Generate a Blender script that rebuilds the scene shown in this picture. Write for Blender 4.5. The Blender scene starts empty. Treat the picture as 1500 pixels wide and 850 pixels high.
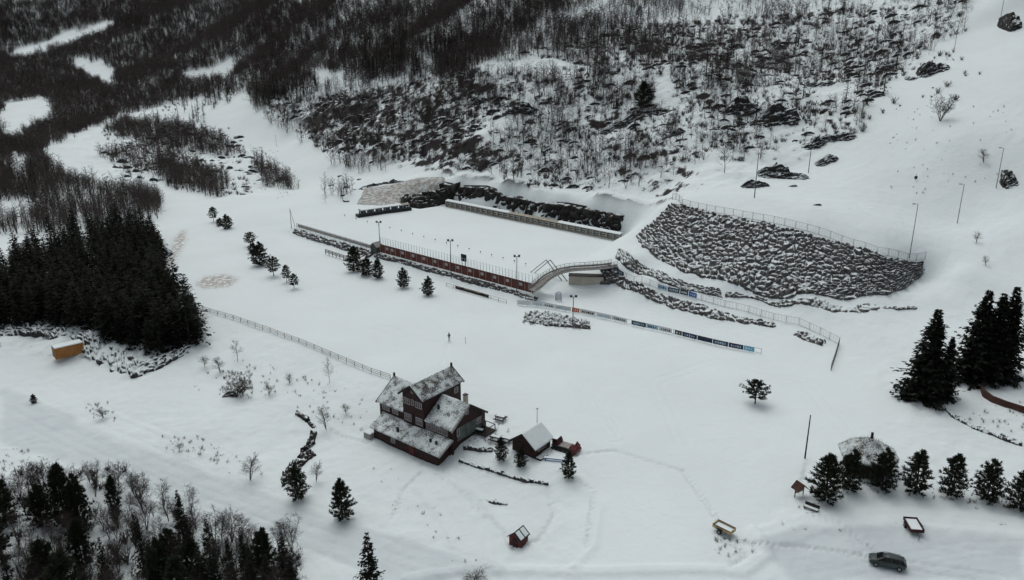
import bpy, math, random
import numpy as np
from mathutils import Vector, Matrix

# ---------------------------------------------------------------- camera, sky, sun, exposure
SC = bpy.context.scene
COL = SC.collection
CAM_H, PITCH, FPX = 60.0, math.radians(18.6), 1177.0      # drone height, tilt, focal length in photo pixels (1500 wide)
cam_d = bpy.data.cameras.new('camera')
cam = bpy.data.objects.new('camera', cam_d); COL.objects.link(cam)
cam.location = (0, 0, CAM_H); cam.rotation_euler = (math.pi/2-PITCH, 0, 0)
cam_d.sensor_width = 36.0; cam_d.lens = 36.0*FPX/1500.0
cam_d.clip_start = 0.5; cam_d.clip_end = 6000
SC.camera = cam

SUN_EL, SUN_AZ = math.radians(62), math.radians(-20)
world = bpy.data.worlds.new("World"); SC.world = world; world.use_nodes = True
wn = world.node_tree; wn.nodes.clear()
w_out = wn.nodes.new('ShaderNodeOutputWorld'); w_bg = wn.nodes.new('ShaderNodeBackground')
w_sky = wn.nodes.new('ShaderNodeTexSky'); w_sky.sky_type = 'NISHITA'; w_sky.sun_disc = False
w_sky.sun_elevation = SUN_EL; w_sky.sun_rotation = SUN_AZ
w_sky.air_density = 1.0; w_sky.dust_density = 4.0; w_sky.ozone_density = 1.0
w_hs = wn.nodes.new('ShaderNodeHueSaturation'); w_hs.inputs['Saturation'].default_value = 0.30
wn.links.new(w_sky.outputs[0], w_hs.inputs['Color']); wn.links.new(w_hs.outputs[0], w_bg.inputs['Color'])
w_bg.inputs['Strength'].default_value = 0.10
wn.links.new(w_bg.outputs[0], w_out.inputs['Surface'])

sun_d = bpy.data.lights.new('sun', 'SUN'); sun_d.energy = 0.53; sun_d.angle = math.radians(60); sun_d.color = (1.0, 0.97, 0.93)
sun = bpy.data.objects.new('sun', sun_d); COL.objects.link(sun)
sun.rotation_euler = Vector((-math.sin(SUN_AZ)*math.cos(SUN_EL), -math.cos(SUN_AZ)*math.cos(SUN_EL), -math.sin(SUN_EL))).to_track_quat('-Z', 'Y').to_euler()
sun.location = (0, 200, 200)
SC.view_settings.view_transform = 'Standard'; SC.view_settings.look = 'None'
SC.view_settings.exposure = 0.05; SC.view_settings.gamma = 1.0; SC.view_settings.use_curve_mapping = False
SC.cycles.max_bounces = 5; SC.cycles.diffuse_bounces = 3; SC.cycles.transparent_max_bounces = 4

# ---------------------------------------------------------------- helpers: geometry of the view used to survey the place
cP, sP = math.cos(PITCH), math.sin(PITCH)
def ray(u, v):
    x = (u-750)/FPX; y = -(v-425)/FPX
    return np.array([x, cP+y*sP, -sP+y*cP])
def at_z(u, v, z):
    d = ray(u, v); t = (z-CAM_H)/d[2]
    return np.array([d[0]*t, d[1]*t, z])
def at_d(u, v, D):
    d = ray(u, v); t = D/d[1]
    return np.array([d[0]*t, D, CAM_H+d[2]*t])
def proj(x, y, z):
    z = z-CAM_H; d = y*cP-z*sP; q = y*sP+z*cP
    return 750+FPX*x/d, 425-FPX*q/d

def hash2(ix, iy, seed):
    n = (ix.astype(np.int64)*374761393 + iy.astype(np.int64)*668265263 + seed*1442695041) & 0xFFFFFFFF
    n = ((n ^ (n >> 13))*1274126177) & 0xFFFFFFFF
    n = (n ^ (n >> 16))
    return (n & 0xFFFFFF)/float(0xFFFFFF)
def vnoise(x, y, seed=0):
    x = np.asarray(x, float); y = np.asarray(y, float)
    ix = np.floor(x); iy = np.floor(y); fx = x-ix; fy = y-iy
    fx = fx*fx*(3-2*fx); fy = fy*fy*(3-2*fy); ix = ix.astype(np.int64); iy = iy.astype(np.int64)
    a = hash2(ix, iy, seed); b = hash2(ix+1, iy, seed); c = hash2(ix, iy+1, seed); d = hash2(ix+1, iy+1, seed)
    return (a*(1-fx)+b*fx)*(1-fy)+(c*(1-fx)+d*fx)*fy
def fbm(x, y, seed=0, o=4):
    s = 0; a = .5; t = 0
    for k in range(o):
        s = s+a*vnoise(x*2**k, y*2**k, seed+k*17); t += a; a *= .5
    return s/t
def in_poly(u, v, poly):
    u = np.asarray(u, float); v = np.asarray(v, float); inside = np.zeros(u.shape, bool); n = len(poly); j = n-1
    for i in range(n):
        xi, yi = poly[i]; xj, yj = poly[j]
        c = ((yi > v) != (yj > v)) & (u < (xj-xi)*(v-yi)/((yj-yi) if yj != yi else 1e-9)+xi)
        inside ^= c; j = i
    return inside

# ---------------------------------------------------------------- terrain heights
CP = []
for u, v, z in [
    (0,850,-6),(150,850,-6.5),(300,850,-6),(440,850,-5),(0,700,-5),(150,690,-5),(300,740,-5.2),(420,790,-5.2),(550,850,-4.5),(700,850,-4),
    (0,600,-4),(100,620,-4.2),(200,690,-5),(0,545,-3.6),(100,535,-3.4),(185,560,-3.4),(30,470,-1),(150,490,-.8),(265,515,-1.5),
    (50,400,-1),(200,400,-.6),(230,345,-.5),(100,350,-1),
    (300,560,-2.5),(300,620,-3.2),(400,620,-3),(400,520,-1.2),(450,560,-1.5),(500,600,-2.2),(480,690,-3.8),(425,660,-4),(540,640,-3),(560,690,-3.2),
    (600,662,-3),(640,690,-3),(600,760,-3.8),(700,720,-2.8),(754,800,-3.2),(850,850,-3),(850,760,-2.2),(806,716,-2.2),(735,697,-2.5),(668,678,-2.8),(804,706,-1.3),(735,685,-1.3),(672,664,-1.4),
    (715,648,-.9),(760,650,-.9),(830,660,-.8),(860,690,-1.2),(640,560,-.3),(690,580,-.4),
    (570,555,-.3),(450,500,0),(300,455,0),(300,400,0),(400,430,0),(500,430,.2),(650,500,0),(800,600,-.4),(850,520,0),(1000,600,-.3),(1000,700,-.8),(1000,780,-1.2),
    (1000,850,-1.5),(1300,850,-1.5),(1500,850,-1.5),(1200,780,-1.2),(1350,750,-.8),(1500,770,-1),(1200,700,-.5),(1200,600,0),(1280,680,0),(1400,650,.2),(1490,700,-.2),
    (1100,540,.2),(1150,560,.1),(950,490,.3),(850,460,.5),(1360,580,1),(1450,550,2),(1495,600,2),(1500,540,2.6),(1250,530,.6),(1300,480,2),
    
    (600,320,2.3),(650,345,2.3),(750,350,2.3),(850,372,2.3),(700,320,2.3),(655,302,2.3),(780,329,2.3),(900,356,2.4),(720,390,2.3),(790,405,2.1),
    (400,330,1.0),(500,330,2.3),(465,329,2.3),(525,316,2.3),(485,319,2.3),(445,321,2.3),(420,322,1.9),(480,310,2.3),(440,300,2.2),(360,290,1.2),(310,310,.5),(270,340,0),(245,395,0),
    (800,428,.9),(830,417,1.2),(862,418,1.2),(815,452,.6),
    (900,393,4.6),(950,413,3.9),(1000,430,3.3),(1090,455,2.2),(1170,474,1.4),(1228,503,.8),(905,421,1.3),(945,437,1.1),(985,453,.9),(1075,475,.6),(1150,500,.5),
    (940,393,4.4),(1010,419,3.7),(1080,437,3.2),(1150,447,2.9),(1250,454,2.9),(935,380,6),(1010,409,4.7),(1080,428,4.1),(1150,438,3.7),(1250,442,3.6),(1340,450,3.6),
    (938,354,7.0),(960,375,6.3),(1000,397,5.6),(1080,421,5),(1160,434,4.6),(1260,436,4.5),(1300,437,4.5),(1336,427,4.8),(1358,408,5.6),
    (985,296,15),(1030,307,15),(1080,318,15),(1160,333,14.6),(1240,355,12.6),(1300,378,10.5),(1350,382,9),
    (1010,283,16),(1100,290,17.5),(1200,310,17),(1280,340,14.5),(1330,366,11.2),
    (1400,400,8),(1360,430,5.3),(1450,440,5),(1402,328,13),(1459,275,20),(1500,330,15),(1490,400,8.5),(950,318,10),(916,347,4),
    (1150,250,19),(1240,200,27),(1300,230,24),(1400,200,30),(1400,130,40),(1500,100,46),(1500,200,31),
    (700,200,21),(850,200,22),(1000,200,25),(1050,250,19.5),(700,100,41),(850,100,42),(1000,100,43),
]:
    CP.append(at_z(u, v, z) if abs(z-CAM_H) > 6 else at_d(u, v, 300))
for u, v, D in [(700,0,430),(850,0,430),(1000,0,425),(1200,0,400),(1330,0,360),(1440,0,320),(1500,-20,305),(1465,30,300),(1330,100,285),(1200,100,315),(1100,50,365),(900,50,385),(500,0,560),(300,0,850),(100,0,1000),(0,0,1000),(300,50,770),(100,50,900),(0,80,850),(200,100,720),(50,170,540),(0,170,540),(60,220,392),(150,120,680),
                (350,100,600),(430,100,520),(500,100,450),(500,50,510),(600,50,460),(600,150,350),(500,150,400),(440,200,400),(500,200,370),(560,200,330),(600,240,300),(540,250,310),(480,260,318),
                (400,250,345),(350,200,420),(240,155,545),(250,250,350),(150,280,300),(0,300,277),(0,240,360),(120,220,400),(1200,-60,460),(800,-60,520),(500,-70,700),(0,-60,1250),(1500,-80,420)]:
    CP.append(at_d(u, v, D))
_PA, _PB, _EA = at_z(552,368,2.3), at_z(779,429,2.3), at_z(434,333,2.3)
_wd = (_PB-_PA)/np.linalg.norm(_PB-_PA); _wf = np.array([_wd[1], -_wd[0], 0]); _wf = _wf if _wf[1] < 0 else -_wf
for _a, _b, _n in ((_EA, _PA, 6), (_PA, _PB, 9)):
    for _k in range(_n):
        for _o, _z in ((-.3,2.3),(2.3,.75),(5.5,.5)):
            _q = _a+(_b-_a)*_k/(_n-1 if _b is _PB else _n)+_wf*_o; CP.append(np.array([_q[0], _q[1], _z]))
# the range, its cliff and the gravel bank above its far corner
TL, TR = at_z(653, 303, 2.3), at_z(908, 354, 2.3)
tdir = (TR-TL)/np.linalg.norm(TR-TL); tback = np.array([-tdir[1], tdir[0], 0]); 
if tback[1] < 0: tback = -tback
TLEN = float(np.linalg.norm(TR-TL))
CLIFF = []          # (bottom xy, top xyz)
for k, (s, vt) in enumerate([(-.14,266),(.0,272),(.3,278),(.47,292),(.6,300),(.8,305),(.90,311),(.985,316)]):
    b = TL+tdir*TLEN*s+tback*(4.0 if s < .95 else 3.0)
    t = b+tback*1.8
    u0, _ = proj(t[0], t[1], 5.0)
    zt = at_d(u0, vt, t[1])[2]
    CP.append(np.array([b[0], b[1], 2.3])); CP.append(np.array([t[0], t[1], zt]))
    f = t+tback*9; CP.append(np.array([f[0], f[1], zt+2.4]))
    CLIFF.append((b[:2], np.array([t[0], t[1], zt])))
GB = [at_z(522,300,2.2), at_z(560,302,2.3), at_z(595,303,2.3), at_z(650,300,2.3)]
GT = [at_d(530,281,272), at_d(565,276,273), at_d(610,267,272), at_d(650,264,270)]
CP += [b+np.array([0,0,.1]) for b in GB]+GT+[t+np.array([0,16,.6]) for t in GT[:3]]
CP += [np.array(p, float) for p in [(-220,60,-6),(-120,30,-6),(0,25,-5),(120,30,-2),(220,60,8),(260,150,25),(-260,160,-4),(0,900,170),(400,600,150),(-600,1700,190),(600,1200,260),(-900,900,60),(300,300,70)]]
CP = np.array(CP)
_c2 = 3.0**2
def _kern(ax, ay, bx, by): return np.sqrt((ax[:, None]-bx[None])**2+(ay[:, None]-by[None])**2+_c2)
_A = _kern(CP[:,0], CP[:,1], CP[:,0], CP[:,1]); _n = len(CP)
_M = np.zeros((_n+1, _n+1)); _M[:_n,:_n] = _A-np.eye(_n)*0.15; _M[:_n,_n] = 1; _M[_n,:_n] = 1
_W = np.linalg.solve(_M, np.concatenate([CP[:,2], [0]]))
PLATEAU = [_PA[:2], _PB[:2], at_z(862,386,2.3)[:2], (TR+tdir*1.0-tback*.5)[:2], (TR+tback*2.0)[:2], (TL+tback*3.6)[:2], (TL-tdir*3+tback*3.6)[:2], at_z(600,306,2.3)[:2], at_z(520,322,2.3)[:2], at_z(470,322,2.3)[:2], at_z(440,333,2.3)[:2]]
def _plateau(x, y):
    d = np.full(x.shape, 1e9); n = len(PLATEAU)
    for i in range(n):
        a, b = PLATEAU[i], PLATEAU[(i+1) % n]; ex, ey = b[0]-a[0], b[1]-a[1]; t = np.clip(((x-a[0])*ex+(y-a[1])*ey)/(ex*ex+ey*ey), 0, 1)
        d = np.minimum(d, np.hypot(x-a[0]-t*ex, y-a[1]-t*ey))
    d = np.where(in_poly(x, y, [tuple(p) for p in PLATEAU]), d, 0)
    w = np.clip(d/2.2, 0, 1); return w*w*(3-2*w)
def H(x, y):
    x = np.atleast_1d(np.asarray(x, float)); y = np.atleast_1d(np.asarray(y, float)); s = x.shape; x = x.ravel(); y = y.ravel(); out = np.empty(len(x))
    for i in range(0, len(x), 8000):
        out[i:i+8000] = _kern(x[i:i+8000], y[i:i+8000], CP[:,0], CP[:,1]) @ _W[:_n] + _W[_n]
    w = _plateau(x, y); out = out*(1-w)+2.3*w
    return out.reshape(s)
def h1(x, y): return float(H(x, y)[0])
_T = np.concatenate([np.arange(45, 420, 2.0), np.arange(420, 1600, 8.0)])
def G(u, v):
    """the ground point seen at photo position u, v"""
    d = ray(u, v); P = d[None]*_T[:,None]; g = CAM_H+P[:,2]-H(P[:,0], P[:,1])
    k = np.nonzero(g < 0)[0]
    if not len(k): return np.array([d[0]*900, d[1]*900, h1(d[0]*900, d[1]*900)])
    k = k[0]; a, b = _T[max(k-1,0)], _T[k]
    for _ in range(14):
        m = (a+b)/2; q = d*m
        if CAM_H+q[2]-h1(q[0], q[1]) < 0: b = m
        else: a = m
    q = d*b
    return np.array([q[0], q[1], h1(q[0], q[1])])
def height_for(p, vtop):
    """height of an upright thing at ground p whose top is seen at photo row vtop"""
    a, b = 0.0, 60.0
    for _ in range(30):
        m = (a+b)/2
        if proj(p[0], p[1], p[2]+m)[1] > vtop: a = m
        else: b = m
    return a
def mpp(p):
    """metres to a photo pixel at p"""
    return (p[1]*cP-(p[2]-CAM_H)*sP)/FPX

# ---------------------------------------------------------------- materials
def _mat(name):
    m = bpy.data.materials.new(name); m.use_nodes = True; nt = m.node_tree
    return m, nt, nt.nodes['Principled BSDF']
def N(nt, t, **kw):
    n = nt.nodes.new(t)
    for k, v in kw.items():
        if k in n.inputs: n.inputs[k].default_value = v
        else: setattr(n, k, v)
    return n
def rgba(c): return (c[0], c[1], c[2], 1)
def ramp(nt, src, stops):
    r = nt.nodes.new('ShaderNodeValToRGB'); e = r.color_ramp.elements
    while len(e) < len(stops): e.new(.5)
    for x, (p, c) in zip(e, stops): x.position = p; x.color = rgba(c) if len(c) == 3 else c
    nt.links.new(src, r.inputs[0]); return r
def plain(name, c, rough=.7, var=.25, scale=2.0, metal=0.0, bump=0.0, coord='Object'):
    m, nt, b = _mat(name); b.inputs['Roughness'].default_value = rough; b.inputs['Metallic'].default_value = metal
    b.inputs['Specular IOR Level'].default_value = .3
    tc = N(nt, 'ShaderNodeTexCoord'); no = N(nt, 'ShaderNodeTexNoise', Scale=scale, Detail=6.0)
    nt.links.new(tc.outputs[coord], no.inputs['Vector'])
    r = ramp(nt, no.outputs['Fac'], [(.3, [x*(1-var) for x in c]), (.7, [min(1, x*(1+var)) for x in c])])
    nt.links.new(r.outputs[0], b.inputs['Base Color'])
    if bump:
        bp = N(nt, 'ShaderNodeBump', Strength=bump, Distance=.05); nt.links.new(no.outputs['Fac'], bp.inputs['Height']); nt.links.new(bp.outputs[0], b.inputs['Normal'])
    return m
SNOW = (.755, .838, .842)
def snowy(name, c1, c2, lo=.45, hi=.75, scale=1.2, rough=.85, nscale=1.5, namp=.5):
    """stone (or turf) with snow lying where the surface faces up"""
    m, nt, b = _mat(name); b.inputs['Roughness'].default_value = rough; b.inputs['Specular IOR Level'].default_value = .2
    tc = N(nt, 'ShaderNodeTexCoord'); no = N(nt, 'ShaderNodeTexNoise', Scale=scale, Detail=8.0); nt.links.new(tc.outputs['Object'], no.inputs['Vector'])
    r = ramp(nt, no.outputs['Fac'], [(.3, c1), (.7, c2)])
    ge = N(nt, 'ShaderNodeNewGeometry'); sx = N(nt, 'ShaderNodeSeparateXYZ'); nt.links.new(ge.outputs['Normal'], sx.inputs[0])
    n2 = N(nt, 'ShaderNodeTexNoise', Scale=nscale, Detail=5.0); nt.links.new(tc.outputs['Object'], n2.inputs['Vector'])
    ma = N(nt, 'ShaderNodeMath', operation='MULTIPLY_ADD'); ma.inputs[1].default_value = namp; nt.links.new(n2.outputs['Fac'], ma.inputs[0])
    sb = N(nt, 'ShaderNodeMath', operation='SUBTRACT'); nt.links.new(sx.outputs[2], sb.inputs[0]); sb.inputs[1].default_value = namp*.5
    nt.links.new(sb.outputs[0], ma.inputs[2])
    mr = N(nt, 'ShaderNodeMapRange'); mr.interpolation_type = 'SMOOTHSTEP'; mr.inputs['From Min'].default_value = lo; mr.inputs['From Max'].default_value = hi
    nt.links.new(ma.outputs[0], mr.inputs['Value'])
    mx = N(nt, 'ShaderNodeMix', data_type='RGBA'); nt.links.new(mr.outputs[0], mx.inputs[0]); nt.links.new(r.outputs[0], mx.inputs[6]); mx.inputs[7].default_value = rgba(SNOW)
    nt.links.new(mx.outputs[2], b.inputs['Base Color'])
    return m
def foliage(name, c1, c2, snow=0.0):
    m, nt, b = _mat(name); b.inputs['Roughness'].default_value = .85; b.inputs['Specular IOR Level'].default_value = .1
    ge = N(nt, 'ShaderNodeNewGeometry'); r = ramp(nt, ge.outputs['Random Per Island'], [(0, c1), (1, c2)])
    nt.links.new(r.outputs[0], b.inputs['Base Color'])
    return m

M = {}
M['bark'] = plain('bark', (.035,.028,.024), .9, .3, 3)
M['birch'] = foliage('birch_twig', (.032,.027,.025), (.080,.066,.060))
M['birch_bark'] = plain('birch_bark', (.075,.066,.06), .9, .5, 2)
M['spruce'] = foliage('spruce_needle', (.006,.008,.006), (.024,.028,.020))
M['pine'] = foliage('pine_needle', (.014,.020,.012), (.045,.055,.034))
M['birch_far'] = foliage('far_birch_twig', (.040,.035,.033), (.115,.098,.090))
M['twig'] = foliage('dry_twig', (.05,.042,.034), (.13,.11,.085))
M['grass'] = foliage('dry_grass', (.06,.05,.035), (.16,.135,.095))
M['rock'] = snowy('snowy_rock', (.018,.018,.02), (.075,.072,.07), .52, .82)
M['riprap'] = snowy('snowy_blasted_rock', (.028,.028,.029), (.15,.147,.142), .73, 1.0, namp=.45)
M['cliff'] = snowy('snowy_cliff', (.010,.010,.010), (.05,.047,.043), .84, 1.06, scale=.6, namp=.6)
M['gravel'] = plain('gravel', (.30,.275,.24), .95, .35, 1.5, bump=.6)
M['red_wood'] = plain('dark_red_boards', (.032,.013,.012), .7, .35, 1.2)
M['red_wall'] = plain('barn_red_panel', (.115,.037,.028), .7, .35, .8)
M['red_shed'] = plain('shed_red', (.10,.022,.020), .7, .3, 1.5)
M['dark_wood'] = plain('dark_wood', (.022,.017,.015), .75, .3, 1.5)
M['white'] = plain('white_paint', (.36,.34,.34), .6, .08, 1)
M['glass'] = plain('window_glass', (.10,.085,.085), .15, .3, 1)
M['greygreen'] = plain('grey_green_boards', (.10,.115,.105), .7, .3, 1)
M['grey'] = plain('grey_metal', (.22,.225,.225), .5, .15, 1, metal=.3)
M['dgrey'] = plain('dark_grey_metal', (.05,.055,.055), .5, .2, 1)
M['ltgrey'] = plain('pale_grey_wood', (.30,.29,.27), .8, .25, 1.5)
M['tan'] = plain('tan_panel', (.36,.33,.27), .8, .2, 1)
M['yellow_wood'] = plain('yellowed_boards', (.42,.32,.17), .8, .3, 1.5)
M['concrete'] = plain('pale_concrete', (.42,.39,.34), .9, .15, .5)
M['net'] = plain('pale_blue_mesh', (.42,.55,.56), .6, .2, .5)
M['black'] = plain('black', (.012,.013,.013), .5, .2, 1)
M['orange'] = plain('orange_steel', (.34,.15,.04), .6, .2, .8)
M['orange2'] = plain('orange_banner', (.50,.14,.05), .7, .15, .5)
M['blue'] = plain('bright_blue_banner', (.03,.12,.38), .6, .15, .4)
M['cyan'] = plain('cyan_banner', (.12,.42,.58), .6, .1, .4)
M['navy'] = plain('navy_banner', (.012,.022,.055), .6, .3, .4)
M['slate'] = plain('slate_banner', (.04,.055,.075), .6, .3, .4)
M['paleblue'] = plain('pale_blue_banner', (.34,.48,.58), .6, .15, .4)
M['whiteb'] = plain('white_banner', (.62,.65,.65), .6, .1, .4)
M['tyre'] = plain('tyre', (.012,.012,.012), .9, .2, 4)
M['car'] = plain('grey_green_car_paint', (.045,.060,.060), .3, .12, .6)
M['carglass'] = plain('dark_car_glass', (.008,.010,.011), .12, .1, 1)
M['red'] = plain('signal_red', (.10,.016,.017), .45, .2, 1)
M['maroon'] = plain('maroon_boards', (.060,.014,.014), .7, .25, 1)
M['snow'] = plain('lying_snow', SNOW, .9, .03, 1.5, bump=.3)
M['brown_wall'] = plain('rust_brown_wall', (.075,.035,.025), .85, .3, .8)
M['skin'] = plain('skin', (.45,.28,.2), .6, .1, 3)
M['jacket'] = plain('black_jacket', (.012,.013,.015), .8, .2, 3)
M['trouser'] = plain('grey_trousers', (.06,.065,.07), .8, .2, 3)
M['trim'] = plain('pale_bargeboard', (.30,.29,.28), .8, .15, 1)
M['turf'] = None

def turf_roof(name, bare, snow_amt, c1=(.028,.025,.020), c2=(.095,.088,.072)):
    m, nt, b = _mat(name); b.inputs['Roughness'].default_value = .9; b.inputs['Specular IOR Level'].default_value = .1
    tc = N(nt, 'ShaderNodeTexCoord')
    n1 = N(nt, 'ShaderNodeTexNoise', Scale=6.5, Detail=9.0, Roughness=.78); n2 = N(nt, 'ShaderNodeTexNoise', Scale=.8, Detail=4.0)
    for n in (n1, n2): nt.links.new(tc.outputs['Object'], n.inputs['Vector'])
    ad = N(nt, 'ShaderNodeMath', operation='MULTIPLY_ADD'); nt.links.new(n2.outputs['Fac'], ad.inputs[0]); ad.inputs[1].default_value = .5; nt.links.new(n1.outputs['Fac'], ad.inputs[2])
    mr = N(nt, 'ShaderNodeMapRange'); mr.inputs['From Min'].default_value = bare; mr.inputs['From Max'].default_value = bare+.10; nt.links.new(ad.outputs[0], mr.inputs['Value'])
    n3 = N(nt, 'ShaderNodeTexNoise', Scale=6.0, Detail=4.0); nt.links.new(tc.outputs['Object'], n3.inputs['Vector'])
    r = ramp(nt, n3.outputs['Fac'], [(.3, c1), (.7, c2)])
    mx = N(nt, 'ShaderNodeMix', data_type='RGBA'); nt.links.new(mr.outputs[0], mx.inputs[0]); mx.inputs[6].default_value = rgba([x*snow_amt for x in SNOW]); nt.links.new(r.outputs[0], mx.inputs[7])
    nt.links.new(mx.outputs[2], b.inputs['Base Color'])
    bp = N(nt, 'ShaderNodeBump', Strength=.8, Distance=.08); nt.links.new(n1.outputs['Fac'], bp.inputs['Height']); nt.links.new(bp.outputs[0], b.inputs['Normal'])
    return m
M['turf'] = turf_roof('snowy_turf', .745, .88)
M['turf_bare'] = turf_roof('bare_turf_with_snow', .695, .80)
M['turf_snowy'] = turf_roof('snow_covered_roof', .90, .92)

# ---------------------------------------------------------------- mesh building
class MB:
    def __init__(s): s.v = []; s.f = []
    def add(s, vs, fs):
        n = len(s.v); s.v += [tuple(map(float, p)) for p in vs]; s.f += [tuple(i+n for i in f) for f in fs]; return s
    def box(s, c, d, rz=0.0, rx=0.0, ry=0.0):
        R = Matrix.Rotation(rz, 3, 'Z') @ Matrix.Rotation(ry, 3, 'Y') @ Matrix.Rotation(rx, 3, 'X')
        vs = [Vector(c)+R @ Vector((x*d[0]/2, y*d[1]/2, z*d[2]/2)) for x in (-1,1) for y in (-1,1) for z in (-1,1)]
        return s.add(vs, [(0,1,3,2),(4,6,7,5),(0,4,5,1),(2,3,7,6),(0,2,6,4),(1,5,7,3)])
    def tube(s, a, b, r0, r1=None, n=6, cap=True):
        r1 = r0 if r1 is None else r1; a = Vector(a); b = Vector(b); d = (b-a).normalized()
        x = d.orthogonal().normalized(); y = d.cross(x)
        vs = [a+(x*math.cos(2*math.pi*k/n)+y*math.sin(2*math.pi*k/n))*r0 for k in range(n)]+[b+(x*math.cos(2*math.pi*k/n)+y*math.sin(2*math.pi*k/n))*r1 for k in range(n)]
        fs = [(k, (k+1) % n, n+(k+1) % n, n+k) for k in range(n)]
        if cap: fs += [tuple(range(n))[::-1], tuple(range(n, 2*n))]
        return s.add(vs, fs)
    def path(s, pts, r, n=6):
        pts = [Vector(p) for p in pts]; vs = []; m = len(pts); rr = r if isinstance(r, (list, tuple)) else [r]*m
        up = Vector((0,0,1))
        for i, p in enumerate(pts):
            d = (pts[min(i+1,m-1)]-pts[max(i-1,0)]).normalized(); x = d.cross(up)
            x = x.normalized() if x.length > 1e-4 else Vector((1,0,0)); y = x.cross(d)
            vs += [p+(x*math.cos(2*math.pi*k/n)+y*math.sin(2*math.pi*k/n))*rr[i] for k in range(n)]
        fs = [(i*n+k, i*n+(k+1) % n, (i+1)*n+(k+1) % n, (i+1)*n+k) for i in range(m-1) for k in range(n)]
        fs += [tuple(range(n))[::-1], tuple(range((m-1)*n, m*n))]
        return s.add(vs, fs)
    def slab(s, quad, t):
        """a plate of thickness t under the quad's corners"""
        q = [Vector(p) for p in quad]; nrm = (q[1]-q[0]).cross(q[-1]-q[0]).normalized()
        if nrm.z < 0: nrm = -nrm
        n = len(q); vs = q+[p-nrm*t for p in q]
        return s.add(vs, [tuple(range(n)), tuple(range(n, 2*n))[::-1]]+[(i, n+i, n+(i+1) % n, (i+1) % n) for i in range(n)])
    def prism(s, poly, a, b, axis='y'):
        """poly of (p, q) extruded from a to b along axis; for axis y poly is (x, z), for x it is (y, z), for z it is (x, y)"""
        f = {'y': lambda p, t: (p[0], t, p[1]), 'x': lambda p, t: (t, p[0], p[1]), 'z': lambda p, t: (p[0], p[1], t)}[axis]
        n = len(poly); vs = [f(p, a) for p in poly]+[f(p, b) for p in poly]
        return s.add(vs, [tuple(range(n))[::-1], tuple(range(n, 2*n))]+[(i, (i+1) % n, n+(i+1) % n, n+i) for i in range(n)])
    def loft(s, rings, cap=True):
        n = len(rings[0]); vs = [p for r in rings for p in r]; m = len(rings)
        fs = [(i*n+k, i*n+(k+1) % n, (i+1)*n+(k+1) % n, (i+1)*n+k) for i in range(m-1) for k in range(n)]
        if cap: fs += [tuple(range(n))[::-1], tuple(range((m-1)*n, m*n))]
        return s.add(vs, fs)
    def build(s, name, mat, parent=None, smooth=False, bevel=0.0):
        me = bpy.data.meshes.new(name); me.from_pydata(s.v, [], s.f)
        import bmesh
        bm = bmesh.new(); bm.from_mesh(me); bmesh.ops.recalc_face_normals(bm, faces=bm.faces)
        if bevel: bmesh.ops.bevel(bm, geom=[e for e in bm.edges if e.is_manifold and e.calc_face_angle(0) > .6], offset=bevel, segments=2, affect='EDGES')
        bm.to_mesh(me); bm.free()
        if smooth: me.polygons.foreach_set('use_smooth', [True]*len(me.polygons))
        me.materials.append(M[mat] if isinstance(mat, str) else mat)
        o = bpy.data.objects.new(name, me); COL.objects.link(o)
        if parent is not None: o.parent = parent
        return o
def mesh_np(name, V, F, mat, parent=None, smooth=False, link=True):
    V = np.asarray(V, np.float32); F = np.asarray(F, np.int32); k = F.shape[1]
    me = bpy.data.meshes.new(name); me.vertices.add(len(V)); me.vertices.foreach_set('co', V.ravel())
    me.loops.add(F.size); me.loops.foreach_set('vertex_index', F.ravel())
    me.polygons.add(len(F)); me.polygons.foreach_set('loop_start', np.arange(0, F.size, k, dtype=np.int32)); me.polygons.foreach_set('loop_total', np.full(len(F), k, np.int32))
    if smooth: me.polygons.foreach_set('use_smooth', np.ones(len(F), bool))
    me.update(calc_edges=True); me.materials.append(M[mat] if isinstance(mat, str) else mat)
    o = bpy.data.objects.new(name, me)
    if link: COL.objects.link(o)
    if parent is not None: o.parent = parent
    return o
def tag(o, label=None, cat=None, group=None, kind=None):
    for k, v in (('label', label), ('category', cat), ('group', group), ('kind', kind)):
        if v: o[k] = v
    return o
def thing(name, label, cat, loc, rz=0.0, group=None):
    o = bpy.data.objects.new(name, None); o.empty_display_size = .3; COL.objects.link(o)
    o.location = tuple(map(float, loc)); o.rotation_euler = (0, 0, rz)
    return tag(o, label, cat, group, 'thing')
def copy_thing(root, kids, loc, rz, sc, label, group):
    """a copy of a thing with a copy of each of its parts"""
    r = root.copy(); COL.objects.link(r); r.location = tuple(map(float, loc)); r.rotation_euler = (0, 0, rz); r.scale = sc
    r['label'] = label
    if group: r['group'] = group
    elif 'group' in r: del r['group']
    for k in kids:
        c = k.copy(); COL.objects.link(c); c.parent = r
    return r

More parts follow.
